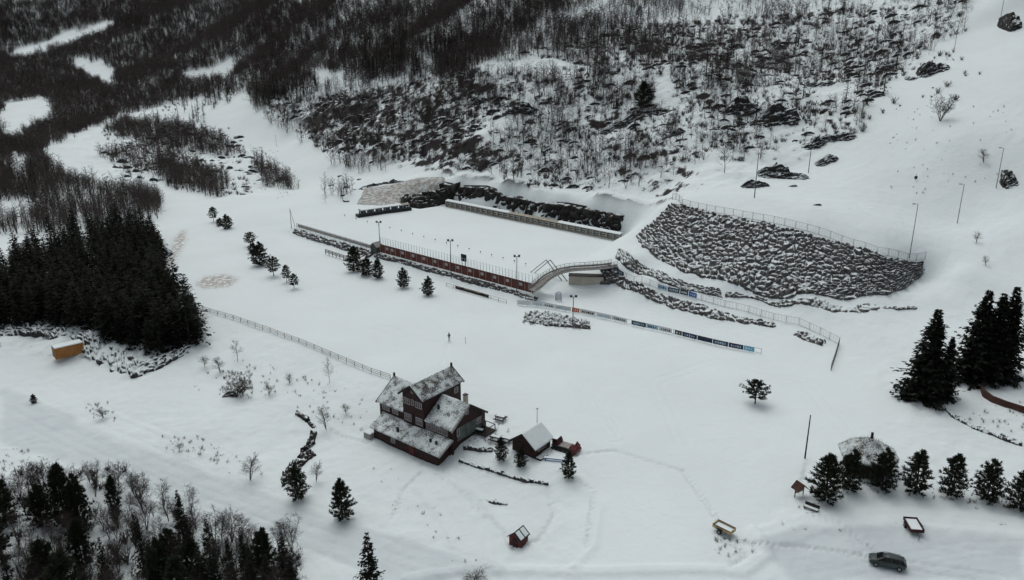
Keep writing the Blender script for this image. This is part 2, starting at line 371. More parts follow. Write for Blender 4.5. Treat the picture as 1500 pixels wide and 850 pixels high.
# ---------------------------------------------------------------- the ground: one sheet of snow
DARKP = [[(0,565),(60,590),(180,650),(300,690),(450,745),(600,790),(740,830),(740,850),(560,850),(440,800),(300,745),(130,690),(0,650)],
         [(1160,850),(1110,800),(1170,775),(1320,770),(1500,790),(1500,850)]]
GRAVP = [[(287,416),(300,405),(330,402),(350,408),(335,420),(300,423)], [(238,400),(258,345),(270,335),(272,352),(252,392)]]
ROCKY = [[(400,150),(560,130),(700,90),(900,40),(1100,0),(1430,0),(1380,60),(1330,110),(1265,150),(1260,195),(1120,260),(1030,280),(960,300),(860,285),(700,262),(600,250),(480,215)],
         [(0,475),(120,475),(290,505),(280,520),(190,560),(110,520),(0,520)], [(60,200),(160,180),(350,210),(420,270),(330,290),(150,260)]]
def build_ground():
    ys = [20.0]
    while ys[-1] < 2300: ys.append(ys[-1]+(.30 if 68 < ys[-1] < 128 else max(.5, .0040*ys[-1]*(1 if ys[-1] < 330 else 1.5))))
    ys = np.array(ys); ts = np.linspace(-1.15, 1.15, 880)
    Y, T = np.meshgrid(ys, ts, indexing='ij'); X = T*(Y*.82+35)
    Z = H(X, Y); U, V = proj(X, Y, Z)
    rocky = np.zeros(X.shape)
    for p in ROCKY: rocky = np.maximum(rocky, in_poly(U, V, p))
    for _ in range(3):
        rocky[1:-1,1:-1] = (rocky[1:-1,1:-1]*2+rocky[:-2,1:-1]+rocky[2:,1:-1]+rocky[1:-1,:-2]+rocky[1:-1,2:])/6
    lump = np.full(X.shape, .30)
    lump[in_poly(U, V, [(245,330),(430,320),(900,300),(1000,410),(1230,520),(1330,600),(1180,690),(1120,760),(1000,850),(860,850),(850,680),(720,590),(570,545),(290,440)]) | (Y > 240)] = .07
    for _ in range(6): lump[1:-1,1:-1] = (lump[1:-1,1:-1]+lump[:-2,1:-1]+lump[2:,1:-1]+lump[1:-1,:-2]+lump[1:-1,2:])/5
    Z = Z+rocky*((fbm(X/7, Y/5, 3)-.5)*2.4+np.abs(fbm(X/3, Y/2, 9)-.5)*1.6)+(fbm(X/9, Y/9, 5)-.5)*.35+(fbm(X/1.6, Y/1.6, 6, 3)-.5)*lump
    packed = np.zeros(X.shape)
    wu, wv = (fbm(X/5, Y/5, 61)-.5)*26, (fbm(X/5, Y/5, 62)-.5)*16
    for p in DARKP: packed = np.maximum(packed, in_poly(U+wu, V+wv, p))
    packed = packed*(.72+.5*(fbm(X/3, Y/3, 63)-.3))*np.where(X < 10, .75, 1)
    for _ in range(5): packed[1:-1,1:-1] = (packed[1:-1,1:-1]+packed[:-2,1:-1]+packed[2:,1:-1]+packed[1:-1,:-2]+packed[1:-1,2:])/5
    grav = np.zeros(X.shape)
    for p in GRAVP: grav = np.maximum(grav, in_poly(U, V, p))
    for _ in range(4): grav[1:-1,1:-1] = (grav[1:-1,1:-1]+grav[:-2,1:-1]+grav[2:,1:-1]+grav[1:-1,:-2]+grav[1:-1,2:])/5
    # wheel ruts along the valley road and the house drive
    def rut(pts, off, depth, w, dash=0.0):
        nonlocal Z
        P = [G(*p) for p in pts]
        best = np.full(X.shape, 1e9); side = np.zeros(X.shape); along = np.zeros(X.shape); run = 0.0
        near = Y < 260
        for a, b in zip(P[:-1], P[1:]):
            dx, dy = b[0]-a[0], b[1]-a[1]; L2 = dx*dx+dy*dy; t = np.clip(((X-a[0])*dx+(Y-a[1])*dy)/L2, 0, 1)
            px, py = X-a[0]-t*dx, Y-a[1]-t*dy; d = np.hypot(px, py); sg = np.sign(dx*(Y-a[1])-dy*(X-a[0]))
            k = d < best; best = np.where(k, d, best); side = np.where(k, sg, side); along = np.where(k, run+t*math.sqrt(L2), along); run += math.sqrt(L2)
        sd = best*side
        m = 1.0
        for j, o in enumerate(off):
            if dash: m = np.clip(np.sin(along*2*math.pi/dash+j*math.pi)*2, 0, 1)
            Z = Z-1.5*depth*np.exp(-((sd-o)/w)**2)*near*m
    rut([(0,572),(100,620),(250,690),(420,750),(600,810),(720,850)], (-2.6,-.9,.9,2.6), .04, .26)
    rut([(0,600),(100,650),(250,715),(400,775),(560,840)], (-.8,.8), .045, .26)
    rut([(80,560),(150,600),(250,640)], (-.8,.8), .06, .35)
    rut([(660,690),(720,745),(720,830)], (-.8,.8), .07, .4)
    rut([(1272,812),(1330,828),(1390,838),(1470,850)], (-.75,.75), .13, .16)
    rut([(1500,800),(1420,800),(1340,815),(1230,840),(1150,850)], (-.75,.75), .05, .16); rut([(1500,815),(1400,830),(1300,850)], (-.75,.75), .04, .16); rut([(1337,784),(1360,800),(1430,812),(1500,822)], (-.7,.7), .05, .16)
    for pth in ([(640,694),(690,735),(735,780),(752,803)],[(752,803),(790,790),(812,755),(805,730)],[(1183,752),(1230,770),(1285,808)],[(1060,786),(1100,800),(1180,800),(1280,815)],[(705,640),(735,668),(760,676)],[(835,668),(900,660),(1000,690),(1055,765)],
                [(1183,680),(1172,715)],[(620,690),(590,720),(575,760)],[(820,690),(870,720),(860,800)],[(1050,790),(1075,800),(1095,815),(1070,830)],[(540,650),(500,640),(470,620)]):
        rut(pth, (-.14,.14), .24, .2, .85)
    rut([(658,502),(640,560),(680,600),(720,612)], (-.25,.25), .09, .2); rut([(640,400+110),(520,470),(420,430),(330,380),(300,330)], (-1.6,-.6,.6,1.6), .07, .28); rut([(900,640),(850,560),(760,490),(700,455)], (-1.6,-.6,.6,1.6), .07, .28); rut([(1000,650),(960,560),(1050,530),(1180,560),(1250,640)], (-.9,.9), .06, .28)
    rut([(655,705),(700,725),(735,770),(745,820)], (0,), -.12, .5); rut([(610,715),(650,765),(665,800)], (0,), -.15, .5); rut([(850,700),(880,740),(870,800),(840,830)], (0,), -.14, .6)
    rut([(1115,790),(1200,765),(1330,760),(1500,775)], (0,1.5,-1.4), -.14, .8)
    rut([(600,850),(680,838),(800,840),(960,838),(1090,842),(1130,815),(1110,780)], (0,.8), -.2, .5)
    n, m = X.shape; I = np.arange(n*m).reshape(n, m)
    F = np.stack([I[:-1,:-1], I[:-1,1:], I[1:,1:], I[1:,:-1]], -1).reshape(-1, 4)
    m_, nt, b = _mat('snow_ground'); b.inputs['Roughness'].default_value = .9; b.inputs['Specular IOR Level'].default_value = .15
    tc = N(nt, 'ShaderNodeTexCoord')
    no = N(nt, 'ShaderNodeTexNoise', Scale=.06, Detail=5.0); n2 = N(nt, 'ShaderNodeTexNoise', Scale=.9, Detail=8.0, Roughness=.65); n3 = N(nt, 'ShaderNodeTexNoise', Scale=.35, Detail=6.0, Roughness=.7)
    for q in (no, n2, n3): nt.links.new(tc.outputs['Object'], q.inputs['Vector'])
    r = ramp(nt, no.outputs['Fac'], [(.35, [x*.96 for x in SNOW]), (.65, SNOW)])
    def attr(nm):
        a = N(nt, 'ShaderNodeAttribute'); a.attribute_name = nm; return a.outputs['Fac']
    mx = N(nt, 'ShaderNodeMix', data_type='RGBA'); nt.links.new(attr('packed'), mx.inputs[0]); nt.links.new(r.outputs[0], mx.inputs[6]); mx.inputs[7].default_value = (.55,.62,.64,1)
    # bare stone showing where the hillside is steep
    ge = N(nt, 'ShaderNodeNewGeometry'); sx = N(nt, 'ShaderNodeSeparateXYZ'); nt.links.new(ge.outputs['Normal'], sx.inputs[0])
    st = N(nt, 'ShaderNodeMath', operation='MULTIPLY_ADD'); st.inputs[1].default_value = -.5; nt.links.new(n3.outputs['Fac'], st.inputs[0]); nt.links.new(sx.outputs[2], st.inputs[2])
    mr = N(nt, 'ShaderNodeMapRange'); mr.inputs['From Min'].default_value = .615; mr.inputs['From Max'].default_value = .55; nt.links.new(st.outputs[0], mr.inputs['Value'])
    rk = N(nt, 'ShaderNodeMath', operation='MULTIPLY'); nt.links.new(mr.outputs[0], rk.inputs[0]); nt.links.new(attr('rocky'), rk.inputs[1])
    mx2 = N(nt, 'ShaderNodeMix', data_type='RGBA'); nt.links.new(rk.outputs[0], mx2.inputs[0]); nt.links.new(mx.outputs[2], mx2.inputs[6]); mx2.inputs[7].default_value = (.035,.033,.032,1)
    gm = N(nt, 'ShaderNodeMapRange'); gm.inputs['From Min'].default_value = .42; gm.inputs['From Max'].default_value = .52; nt.links.new(n2.outputs['Fac'], gm.inputs['Value'])
    gr = N(nt, 'ShaderNodeMath', operation='MULTIPLY'); nt.links.new(gm.outputs[0], gr.inputs[0]); nt.links.new(attr('gravel'), gr.inputs[1])
    mx3 = N(nt, 'ShaderNodeMix', data_type='RGBA'); nt.links.new(gr.outputs[0], mx3.inputs[0]); nt.links.new(mx2.outputs[2], mx3.inputs[6]); mx3.inputs[7].default_value = (.42,.40,.365,1)
    nt.links.new(mx3.outputs[2], b.inputs['Base Color'])
    bp = N(nt, 'ShaderNodeBump', Strength=.55, Distance=.25); nt.links.new(n2.outputs['Fac'], bp.inputs['Height']); nt.links.new(bp.outputs[0], b.inputs['Normal'])
    o = mesh_np('snow_ground', np.stack([X, Y, Z], -1).reshape(-1, 3), F, m_, smooth=True)
    for nm, a in (('packed', packed), ('rocky', rocky), ('gravel', grav)):
        at = o.data.attributes.new(nm, 'FLOAT', 'POINT'); at.data.foreach_set('value', a.ravel().astype(np.float32))
    tag(o, kind='structure')
    o['label'] = 'snow covered valley floor and hillside'
build_ground()

# ---------------------------------------------------------------- rock faces
def resample(P, n):
    P = np.array([p[:2] for p in P], float); d = np.concatenate([[0], np.cumsum(np.hypot(*np.diff(P, axis=0).T))]); s = np.linspace(0, d[-1], n)
    return np.stack([np.interp(s, d, P[:,0]), np.interp(s, d, P[:,1])], -1), d[-1]
def voronoi(a, b, cell, seed, jit=.85):
    ia = np.floor(a/cell).astype(np.int64); ib = np.floor(b/cell).astype(np.int64)
    f1 = np.full(a.shape, 9.); f2 = np.full(a.shape, 9.); r = np.zeros(a.shape); tx = np.zeros(a.shape); ty = np.zeros(a.shape)
    for i in (-1,0,1):
        for j in (-1,0,1):
            cx = (ia+i)+.5+(hash2(ia+i, ib+j, seed)-.5)*jit; cy = (ib+j)+.5+(hash2(ia+i, ib+j, seed+7)-.5)*jit
            dx, dy = a/cell-cx, b/cell-cy; d = np.hypot(dx, dy); k = d < f1
            f2 = np.where(k, f1, np.minimum(f2, d)); r = np.where(k, hash2(ia+i, ib+j, seed+13), r)
            tx = np.where(k, dx*(hash2(ia+i, ib+j, seed+19)-.5), tx); ty = np.where(k, dy*(hash2(ia+i, ib+j, seed+23)-.5), ty); f1 = np.where(k, d, f1)
    return f1, f2, r, tx+ty
def rock_face(name, bot, top, cell, amp, mat, label, cat, res=.22, ragged=.25, ztop=None, zbot=None, aniso=1.0, lift=.1, parent=None, seed=1):
    """a face of stones laid between a bottom and a top line; one joined surface"""
    _, L = resample(bot, 4); ns = max(8, int(L/res)); B, _ = resample(bot, ns); T, _ = resample(top, ns)
    hb = H(B[:,0], B[:,1]) if zbot is None else np.interp(np.linspace(0,1,ns), np.linspace(0,1,len(zbot)), zbot)
    ht = H(T[:,0], T[:,1]) if ztop is None else np.interp(np.linspace(0,1,ns), np.linspace(0,1,len(ztop)), ztop)
    wid = float(np.mean(np.sqrt(((T-B)**2).sum(1)+(ht-hb)**2))); ntt = max(6, int(wid/res))
    t = np.linspace(0, 1, ntt)[None,:]; s = np.linspace(0, L, ns)[:,None]
    X = B[:,0][:,None]*(1-t)+T[:,0][:,None]*t; Y = B[:,1][:,None]*(1-t)+T[:,1][:,None]*t
    if ztop is None: Z = H(X, Y)
    else: Z = hb[:,None]*(1-t)+ht[:,None]*t
    S = s+0*t; Q = t*wid+0*s
    S2 = S+(fbm(S/3, Q/3, seed+40)-.5)*cell*.9+(fbm(S/9, Q/9, seed+41, 2)-.5)*cell*2; Q2 = Q+(fbm(S/3, Q/3, seed+50)-.5)*cell*.7+(fbm(S/9, Q/9, seed+51, 2)-.5)*cell*2
    f1, f2, r, tl = voronoi(S2/aniso, Q2, cell, seed)
    F1, F2, R_, TL_ = voronoi(S2/aniso+7.3, Q2+3.1, cell*1.5, seed+100); big = np.clip((fbm(S/2.6, Q/2.2, seed+60, 2)-.54)*40, 0, 1)
    f1, f2, r, tl = f1*(1-big)+F1*big, f2*(1-big)+F2*big, r*(1-big)+(R_*.9+.15)*big, tl*(1-big)+TL_*1.3*big
    dome = np.clip((f2-f1)*2.2, 0, 1)**.6
    disp = amp*(dome*(.45+.75*r)+tl*1.1)-amp*.25+(fbm(S*1.5, Q*1.5, seed+5)-.5)*amp*.35
    edge = np.minimum(np.minimum(S, L-S)/(2.5*cell), np.minimum(Q, wid-Q)/(1.2*cell))
    hole = np.clip((edge+(fbm(S/2.5, Q/2.5, seed+3)-.5)*2*ragged-.10)*4, 0, 1)
    P = np.stack([X, Y, Z], -1)
    du = np.gradient(P, axis=0); dv = np.gradient(P, axis=1); nn = np.cross(du, dv); nn /= np.linalg.norm(nn, axis=-1, keepdims=True)+1e-9
    flip = np.where((nn[...,2:3] < 0) if ztop is None else (nn[...,1:2] > 0), -1, 1); nn = nn*flip
    P = P+nn*((disp+lift)*hole-(1-hole)*(.5*amp+.25))[...,None]
    n, m = X.shape; I = np.arange(n*m).reshape(n, m)
    F = np.stack([I[:-1,:-1], I[1:,:-1], I[1:,1:], I[:-1,1:]], -1).reshape(-1, 4)
    o = mesh_np(name, P.reshape(-1, 3), F, mat, parent, smooth=False)
    if parent is None: tag(o, label, cat, None, 'thing')
    return o
W_BOT = [G(u, v) for u, v in [(930,345),(940,362),(960,379),(1000,400),(1080,424),(1160,437),(1260,436),(1300,434),(1326,424),(1345,410),(1354,398)]]
W_TOP = [G(u, v) for u, v in [(984,298),(1010,303),(1040,310),(1080,318),(1160,334),(1240,357),(1300,379),(1340,384),(1355,382)]]
rock_face('boulder_wall', W_BOT, W_TOP, .98, .75, 'riprap', 'huge retaining slope of dark snow dusted boulders below the wire fence', 'rock wall', res=.2, ragged=.5, aniso=1.4, seed=11)
rock_face('boulder_bank', [G(u,v) for u,v in [(893,408),(905,421),(945,438),(985,454),(1040,468),(1090,477),(1140,482)]], [G(u,v) for u,v in [(893,395),(915,403),(950,419),(1000,437),(1060,455),(1100,465),(1142,474)]],
          1.2, .7, 'riprap', 'rocky bank in front of the terrace fence with its banners', 'rock bank', res=.22, ragged=.35, seed=21)
rock_face('boulder_bank', [G(u,v) for u,v in [(1158,490),(1175,500),(1212,510)]], [G(u,v) for u,v in [(1162,484),(1185,488),(1214,502)]],
          1.1, .7, 'riprap', 'short rock pile under the low end of the terrace fence', 'rock bank', res=.2, ragged=.3, seed=22)
rock_face('boulder_bank', [G(u,v) for u,v in [(898,380),(912,392),(945,404),(965,412),(1020,430),(1060,437)]], [G(u,v) for u,v in [(904,364),(925,376),(950,390),(985,405),(1030,419),(1062,428)]],
          1.0, .55, 'riprap', 'snowy rock strip between the big boulder wall and the terrace path', 'rock bank', res=.22, ragged=.6, seed=23)
rock_face('boulder_bank', [G(u,v) for u,v in [(1062,436),(1110,441),(1160,450),(1220,458),(1300,456),(1348,453)]], [G(u,v) for u,v in [(1062,429),(1110,433),(1160,439),(1220,444),(1300,447),(1348,448)]],
          .9, .42, 'riprap', 'broken line of half buried stones below the foot of the big boulder wall', 'rock bank', res=.2, ragged=1.0, seed=24)
rock_face('boulder_bank', [(_PA+_wf*(1.7+.3*math.sin(k*2.3))+(_PB-_PA)*k/9)[:2] for k in range(10)]+[(_PB+_wd*3+_wf*1.2)[:2]], [(_PA+(_PB-_PA)*k/9+_wf*.25)[:2] for k in range(10)]+[(_PB+_wd*2.2-_wf*.3)[:2]],
          0.8, .5, 'riprap', 'narrow rock bank along the foot of the red range wall', 'rock bank', res=.2, ragged=.2, seed=25, ztop=[2.35]*10+[1.6], zbot=[.9]*10+[.7], lift=.15)
_EB = _PA
rock_face('boulder_bank', [(_EA+_wf*2.4+(_EB-_EA)*k/6)[:2] for k in range(7)], [(_EA+(_EB-_EA)*k/6+_wf*.2)[:2] for k in range(7)],
          1.0, .55, 'riprap', 'rock bank under the boarded fence leading to the red wall', 'rock bank', res=.22, ragged=.25, seed=26, ztop=[2.2]*7, zbot=[.5]*7, lift=.3)
rock_face('rubble_mound', [G(u,v) for u,v in [(765,470),(800,478),(840,481),(866,483)]], [G(u,v) for u,v in [(772,458),(800,455),(840,466),(862,480)]],
          .8, .65, 'riprap', 'low mound of snowy rubble around the floodlight pole foot', 'rubble mound', res=.18, ragged=.45, seed=27, lift=.05)
cb = [np.array([b[0], b[1]]) for b, t in CLIFF]; ct = [t[:2] for b, t in CLIFF]
rock_face('rock_cliff', cb, ct, 2.2, 1.3, 'cliff', 'long blasted rock cliff behind the row of targets', 'cliff', res=.3, ragged=.06, ztop=[t[2]+.4 for b, t in CLIFF], zbot=[1.2]*len(CLIFF), aniso=1.4, seed=31)
rock_face('rock_cliff', [at_z(586,306,2.2)[:2], at_z(615,304,2.2)[:2], at_z(672,298,2.2)[:2]], [at_d(584,286,263)[:2], at_d(618,283,263)[:2], at_d(674,270,259)[:2]], 2.0, 1.1, 'cliff',
          'dark rock face below the gravel bank', 'cliff', res=.3, ragged=.06, ztop=[4.6, 6.6, 9.6], zbot=[1.2,1.2,1.2], seed=32)
M['gravel'] = turf_roof('snowy_gravel', .68, .85, (.20,.18,.155), (.38,.35,.30))
gbk = rock_face('gravel_bank', [p[:2] for p in GB[:1]]+[at_d(560,302,257)[:2], at_d(595,297,259)[:2], at_d(655,285,262)[:2]], [t[:2]+np.array([0,3.]) for t in GT], .6, .05, 'gravel', 'tan gravel slope above the blue windowed stand', 'gravel bank', res=.3, ragged=.2, seed=33, lift=.25)

LEDGES = [(760,160,60,16,'dark craggy ledge in the middle of the birch hillside'),(655,180,44,12,'small low ledge on the hillside above the white clearing'),(930,174,120,13,'long thin dark rock band beside the tall hillside pine'),
          (1205,123,95,14,'dark slanting ledge high on the hillside near the lamp poles'),(1365,98,66,26,'rounded rock outcrop jutting into the upper ski slope'),(1215,202,84,20,'black ledge ending at the ski slope edge'),
          (1140,170,80,34,'broad broken crag of several dark steps'),(1090,155,60,26,'jagged crag beside the broad broken one'),(1150,246,80,32,'tall grey boulder slope beside the lamp pole'),(1215,232,40,18,'streaky rock between lamp pole and ski slope'),
          (990,195,50,12,'thin snow topped ledge above the fence corner'),(560,268,70,9,'dark low ledge behind the gravel bank'),(700,150,46,10,'faint ledge under the dark conifer wood'),(1110,268,46,14,'low dark rocks at the lamp pole foot'),
          (235,365,28,26,'small brown rock cut at the spruce wood edge'),(1482,264,20,20,'single dark boulder at the right slope edge'),(338,574,22,8,'low stones at the foot of the bushes above the stream'),
          (1493,20,18,50,'brown rock at the upper corner of the slope')]
def ledge_arrays(W, hm, k, nt=44, ns=None):
    """a crag that rises out of a slope: broken front, crest, back running into the hill; x along, y into the hill"""
    ns = ns or max(24, int(W/.16)); sN = np.linspace(-1, 1, ns)[:,None]; t = np.linspace(0, 1, nt)[None,:]
    env = np.clip(1-np.abs(sN)**2.2, 0, 1)*np.clip(.25+1.6*(fbm(sN*W/3.5+k*9, sN*0+k, 71+k)-.2), .1, 1.3)
    f = np.clip(t/.55, 0, 1); bk = np.clip((t-.55)/.45, 0, 1)
    steps = np.floor(f*3+fbm(sN*W/3, t*0, 75+k)*1.2)/3.6; rise = .45*f+.55*np.clip(steps, 0, 1)*f**.3
    z = hm*env*rise-(bk**1.5)*hm*env*.35-.25*(1-f)
    y = hm*(.55*f+.9*bk)*(.6+.4*env)+(fbm(sN*W/4+k, sN*0, 77+k)-.5)*2.2*min(1.5, hm*.6)
    x = sN*W+0*t
    f1, f2, r, tl = voronoi(x/1.7+k*3.1, (y+z)*1.1+0*x, max(.5, .22*hm), 80+k); g1, g2, r2, tl2 = voronoi(x/1.5+k*1.7, (y+z)*1.2+0*x, max(.3, .09*hm), 85+k); amp = min(1.5, .30*hm+.1)*env**.5
    d = amp*((r-.35)*1.1+tl*.8-.5*np.clip(1-(f2-f1)*5, 0, 1)+.45*(r2-.5)-.25*np.clip(1-(g2-g1)*4, 0, 1))
    return np.stack([x, y-d*.8, z+d*.55], -1)
def grid_faces(ns, nt):
    I = np.arange(ns*nt).reshape(ns, nt); return np.stack([I[:-1,:-1], I[1:,:-1], I[1:,1:], I[:-1,1:]], -1).reshape(-1, 4)
def ledge(u, v, wpx, hpx, label, k):
    p = G(u, v+hpx*.5); mp = mpp(p); W = wpx*mp/2; hm = max(.5, hpx*mp*.85)
    P = ledge_arrays(W, hm, k); ns, nt = P.shape[:2]
    X = P[...,0]+p[0]; Y = P[...,1]+p[1]+(vnoise(P[...,0]/9, P[...,0]*0, 5+k)-.5)*3; Z = P[...,2]+H(X, Y)-np.clip((Y-p[1])*.12, 0, 2)
    o = mesh_np('rock_outcrop', np.stack([X, Y, Z], -1).reshape(-1, 3), grid_faces(ns, nt), 'rock'); tag(o, label, 'rock', None, 'thing')
for k, a in enumerate(LEDGES): ledge(*a, k)

# stone rows and stream cuts
rock_face('stone_row', [G(u,v) for u,v in [(1376,596),(1392,610),(1420,628),(1460,642),(1500,656)]], [G(u,v) for u,v in [(1379,590),(1396,604),(1424,620),(1462,636),(1500,649)]], .6, .45, 'rock', 'curving row of dark stones in the snow below the big spruces', 'stone row', res=.12, ragged=.35, seed=41, lift=.15)
rock_face('stone_wall', [G(u,v) for u,v in [(668,678),(700,688),(735,698),(770,708),(806,715)]], [G(u,v) for u,v in [(670,671),(702,681),(737,691),(772,701),(808,710)]], .55, .4, 'rock', 'long dry stone wall on the slope in front of the small cabin', 'stone wall', res=.1, ragged=.12, seed=42, lift=.2)
rock_face('stone_wall', [G(u,v) for u,v in [(676,660),(700,663),(724,663)]], [G(u,v) for u,v in [(677,653),(700,656),(726,658)]], .55, .4, 'rock', 'short brown stone wall by the clubhouse gable', 'stone wall', res=.1, ragged=.12, seed=43, lift=.3)
rock_face('stone_row', [G(u,v) for u,v in [(703,734),(720,739),(745,741)]], [G(u,v) for u,v in [(702,727),(722,732),(748,736)]], .6, .4, 'rock', 'small patch of stones poking through snow above the red shed', 'stone row', res=.12, ragged=.7, seed=44)
rock_face('stream_bank', [G(u,v) for u,v in [(432,607),(447,618),(457,630)]], [G(u,v) for u,v in [(432,600),(453,610),(465,627)]], .7, .5, 'cliff', 'upper dark curve of the open stream cut in the snow', 'stream bank', res=.12, ragged=.5, seed=45, lift=.15)
rock_face('stream_bank', [G(u,v) for u,v in [(455,634),(449,650),(438,666)]], [G(u,v) for u,v in [(465,632),(463,650),(448,662)]], .7, .6, 'cliff', 'middle dark stretch of the open stream cut', 'stream bank', res=.12, ragged=.6, seed=46, lift=.15)
rock_face('stream_bank', [G(u,v) for u,v in [(472,664),(446,684),(434,702),(412,718)]], [G(u,v) for u,v in [(462,652),(430,670),(418,690),(408,706)]], .8, .6, 'cliff', 'lowest stretch of the stream cut with stones beside a pine', 'stream bank', res=.12, ragged=.6, seed=47, lift=.15)
rock_face('rocky_bank', [G(u,v) for u,v in [(0,492),(60,492),(120,518),(160,545),(192,557),(225,545),(285,515)]], [G(u,v) for u,v in [(0,476),(60,478),(130,488),(180,510),(205,530),(240,525),(292,498)]], 1.2, .95, 'rock', 'dark snowy rock bank below the spruce wood by the orange container', 'rock bank', res=.22, ragged=.9, seed=48, lift=.1)

# ---------------------------------------------------------------- trees
class TB:
    """triangles for foliage and twigs"""
    def __init__(s): s.v = []; s.f = []
    def tri(s, a, b, c): n = len(s.v); s.v += [a, b, c]; s.f.append((n, n+1, n+2))
    def kite(s, p, d, L, w, nrm):
        sd = np.cross(d, nrm); l = np.linalg.norm(sd); sd = sd/l if l > 1e-6 else np.array([1.,0,0])
        n = len(s.v); s.v += [p, p+d*L*.45+sd*w, p+d*L, p+d*L*.45-sd*w]; s.f += [(n, n+1, n+2), (n, n+2, n+3)]
    def blade(s, p, q, w, rnd):
        d = q-p; sd = np.cross(d, rnd); l = np.linalg.norm(sd); sd = sd/l*w*.5 if l > 1e-6 else np.array([w*.5,0,0]); s.tri(p-sd, p+sd, q)
    def limb(s, p, q, r0, r1, n=3):
        d = q-p; d = d/(np.linalg.norm(d)+1e-9); x = np.cross(d, [.3,.9,.1]); x /= np.linalg.norm(x)+1e-9; y = np.cross(d, x); b = len(s.v)
        for pt, r in ((p, r0), (q, r1)):
            for k in range(n): a = 2*math.pi*k/n; s.v.append(pt+(x*math.cos(a)+y*math.sin(a))*r)
        for k in range(n): j = (k+1) % n; s.f += [(b+k, b+j, b+n+j), (b+k, b+n+j, b+n+k)]
    def arr(s): return np.array(s.v), np.array(s.f)
def rv(g): v = g.normal(size=3); return v/np.linalg.norm(v)
def gen_spruce(seed, whorls=26, per=9, sprays=7, r=.20, lean=.0, core=.45, tops=1):
    """a spruce of height 1"""
    g = np.random.default_rng(seed); c = TB(); t = TB(); specs = [(np.zeros(2), 1.0, r)]
    if tops > 1:
        for k in range(tops-1): a = g.uniform(0, 6.28); specs.append((np.array([math.cos(a)*.13, math.sin(a)*.08]), g.uniform(.72,.93), r*.7))
    for off, hh, rr in specs:
        o3 = np.array([off[0], off[1], 0]); t.limb(o3, o3+np.array([0,0,hh*.97]), .016*hh, .002, 5)
        for k in range(whorls):
            f = (k+.5)/whorls; z = hh*(.045+.945*f**1.0); R = rr*(1-f)**.85*(1+.18*math.sin(k*2.1+seed))+.006
            for j in range(per if f < .85 else max(4, per-4)):
                a = g.uniform(0, 6.283); Rb = R*g.uniform(.55, 1.18); d = np.array([math.cos(a), math.sin(a), 0])
                base = o3+np.array([0,0,z+g.normal()*.006]); droop = -.30*(1-f)+.18*f
                tip = base+d*Rb+np.array([0,0,Rb*(droop+g.normal()*.08)])
                for q in range(sprays):
                    s = .25+.75*(q+g.random())/sprays; p = base+(tip-base)*s+np.array([0,0,-.12*Rb*math.sin(s*3.1)])
                    sd = np.array([-d[1], d[0], 0])*g.choice([-1,1])*g.uniform(.1,1)+d*g.uniform(.3,1)+np.array([0,0,g.uniform(-.75,.15)])
                    sd /= np.linalg.norm(sd); L = (.028+.17*R)*g.uniform(.6,1.3)*(1.15-.5*s)
                    c.kite(p, sd, L, L*g.uniform(.22,.36), np.array([0,0,1.])+rv(g)*.5)
        # inner shaded mass of small inner twigs
        for k in range(int(whorls*per*core)):
            f = g.random()**1.4; z = hh*(.05+.85*f); R = rr*(1-f)**.85*.5; a = g.uniform(0, 6.283); p = o3+np.array([math.cos(a)*R*g.random(), math.sin(a)*R*g.random(), z])
            L = (.03+.3*R)*g.uniform(.7,1.3); c.kite(p, rv(g)*np.array([1,1,.6]), L, L*.4, rv(g))
    return t.arr(), c.arr()
def gen_pine(seed, whorls=9, per=8, tufts=5, r=.32, low=.08, blades=9, shape=.6):
    """a young pine of height 1: rising limbs with brush-like needle tufts"""
    g = np.random.default_rng(seed); c = TB(); t = TB(); t.limb(np.zeros(3), np.array([0,0,.55]), .022, .014, 6); t.limb(np.array([0,0,.55]), np.array([0,0,.97]), .014, .003, 5)
    for k in range(whorls+1):
        f = k/whorls; z = low+(.93-low)*f; prof = min(1, .62+1.7*f)*max(0, 1-f**1.6)**shape+.10
        for j in range(per if f < .9 else 3):
            a = j*6.283/per+g.uniform(-.4,.4)+k*.7; Rb = r*prof*g.uniform(.65,1.15); d = np.array([math.cos(a), math.sin(a), 0])
            base = np.array([0,0,z+g.normal()*.012]); up = .10+.65*f
            tip = base+d*Rb+np.array([0,0,Rb*up*.55]); t.limb(base, base+(tip-base)*.8, .007, .002, 3)
            for q in range(tufts):
                s = .22+.80*(q+.5)/tufts; p = base+(tip-base)*s+np.array([0,0,.10*Rb*s*s])+g.normal(size=3)*.010
                for b in range(blades):
                    e = d*.75+np.array([0,0,.62])+rv(g)*.75; e /= np.linalg.norm(e); L = g.uniform(.05,.095); c.kite(p, e, L, L*.085, rv(g))
    p = np.array([0,0,.94])
    for b in range(blades*3):
        e = np.array([0,0,.9])+rv(g)*.6; e /= np.linalg.norm(e); c.kite(p+g.normal(size=3)*.012, e, .075, .006, rv(g))
    return t.arr(), c.arr()
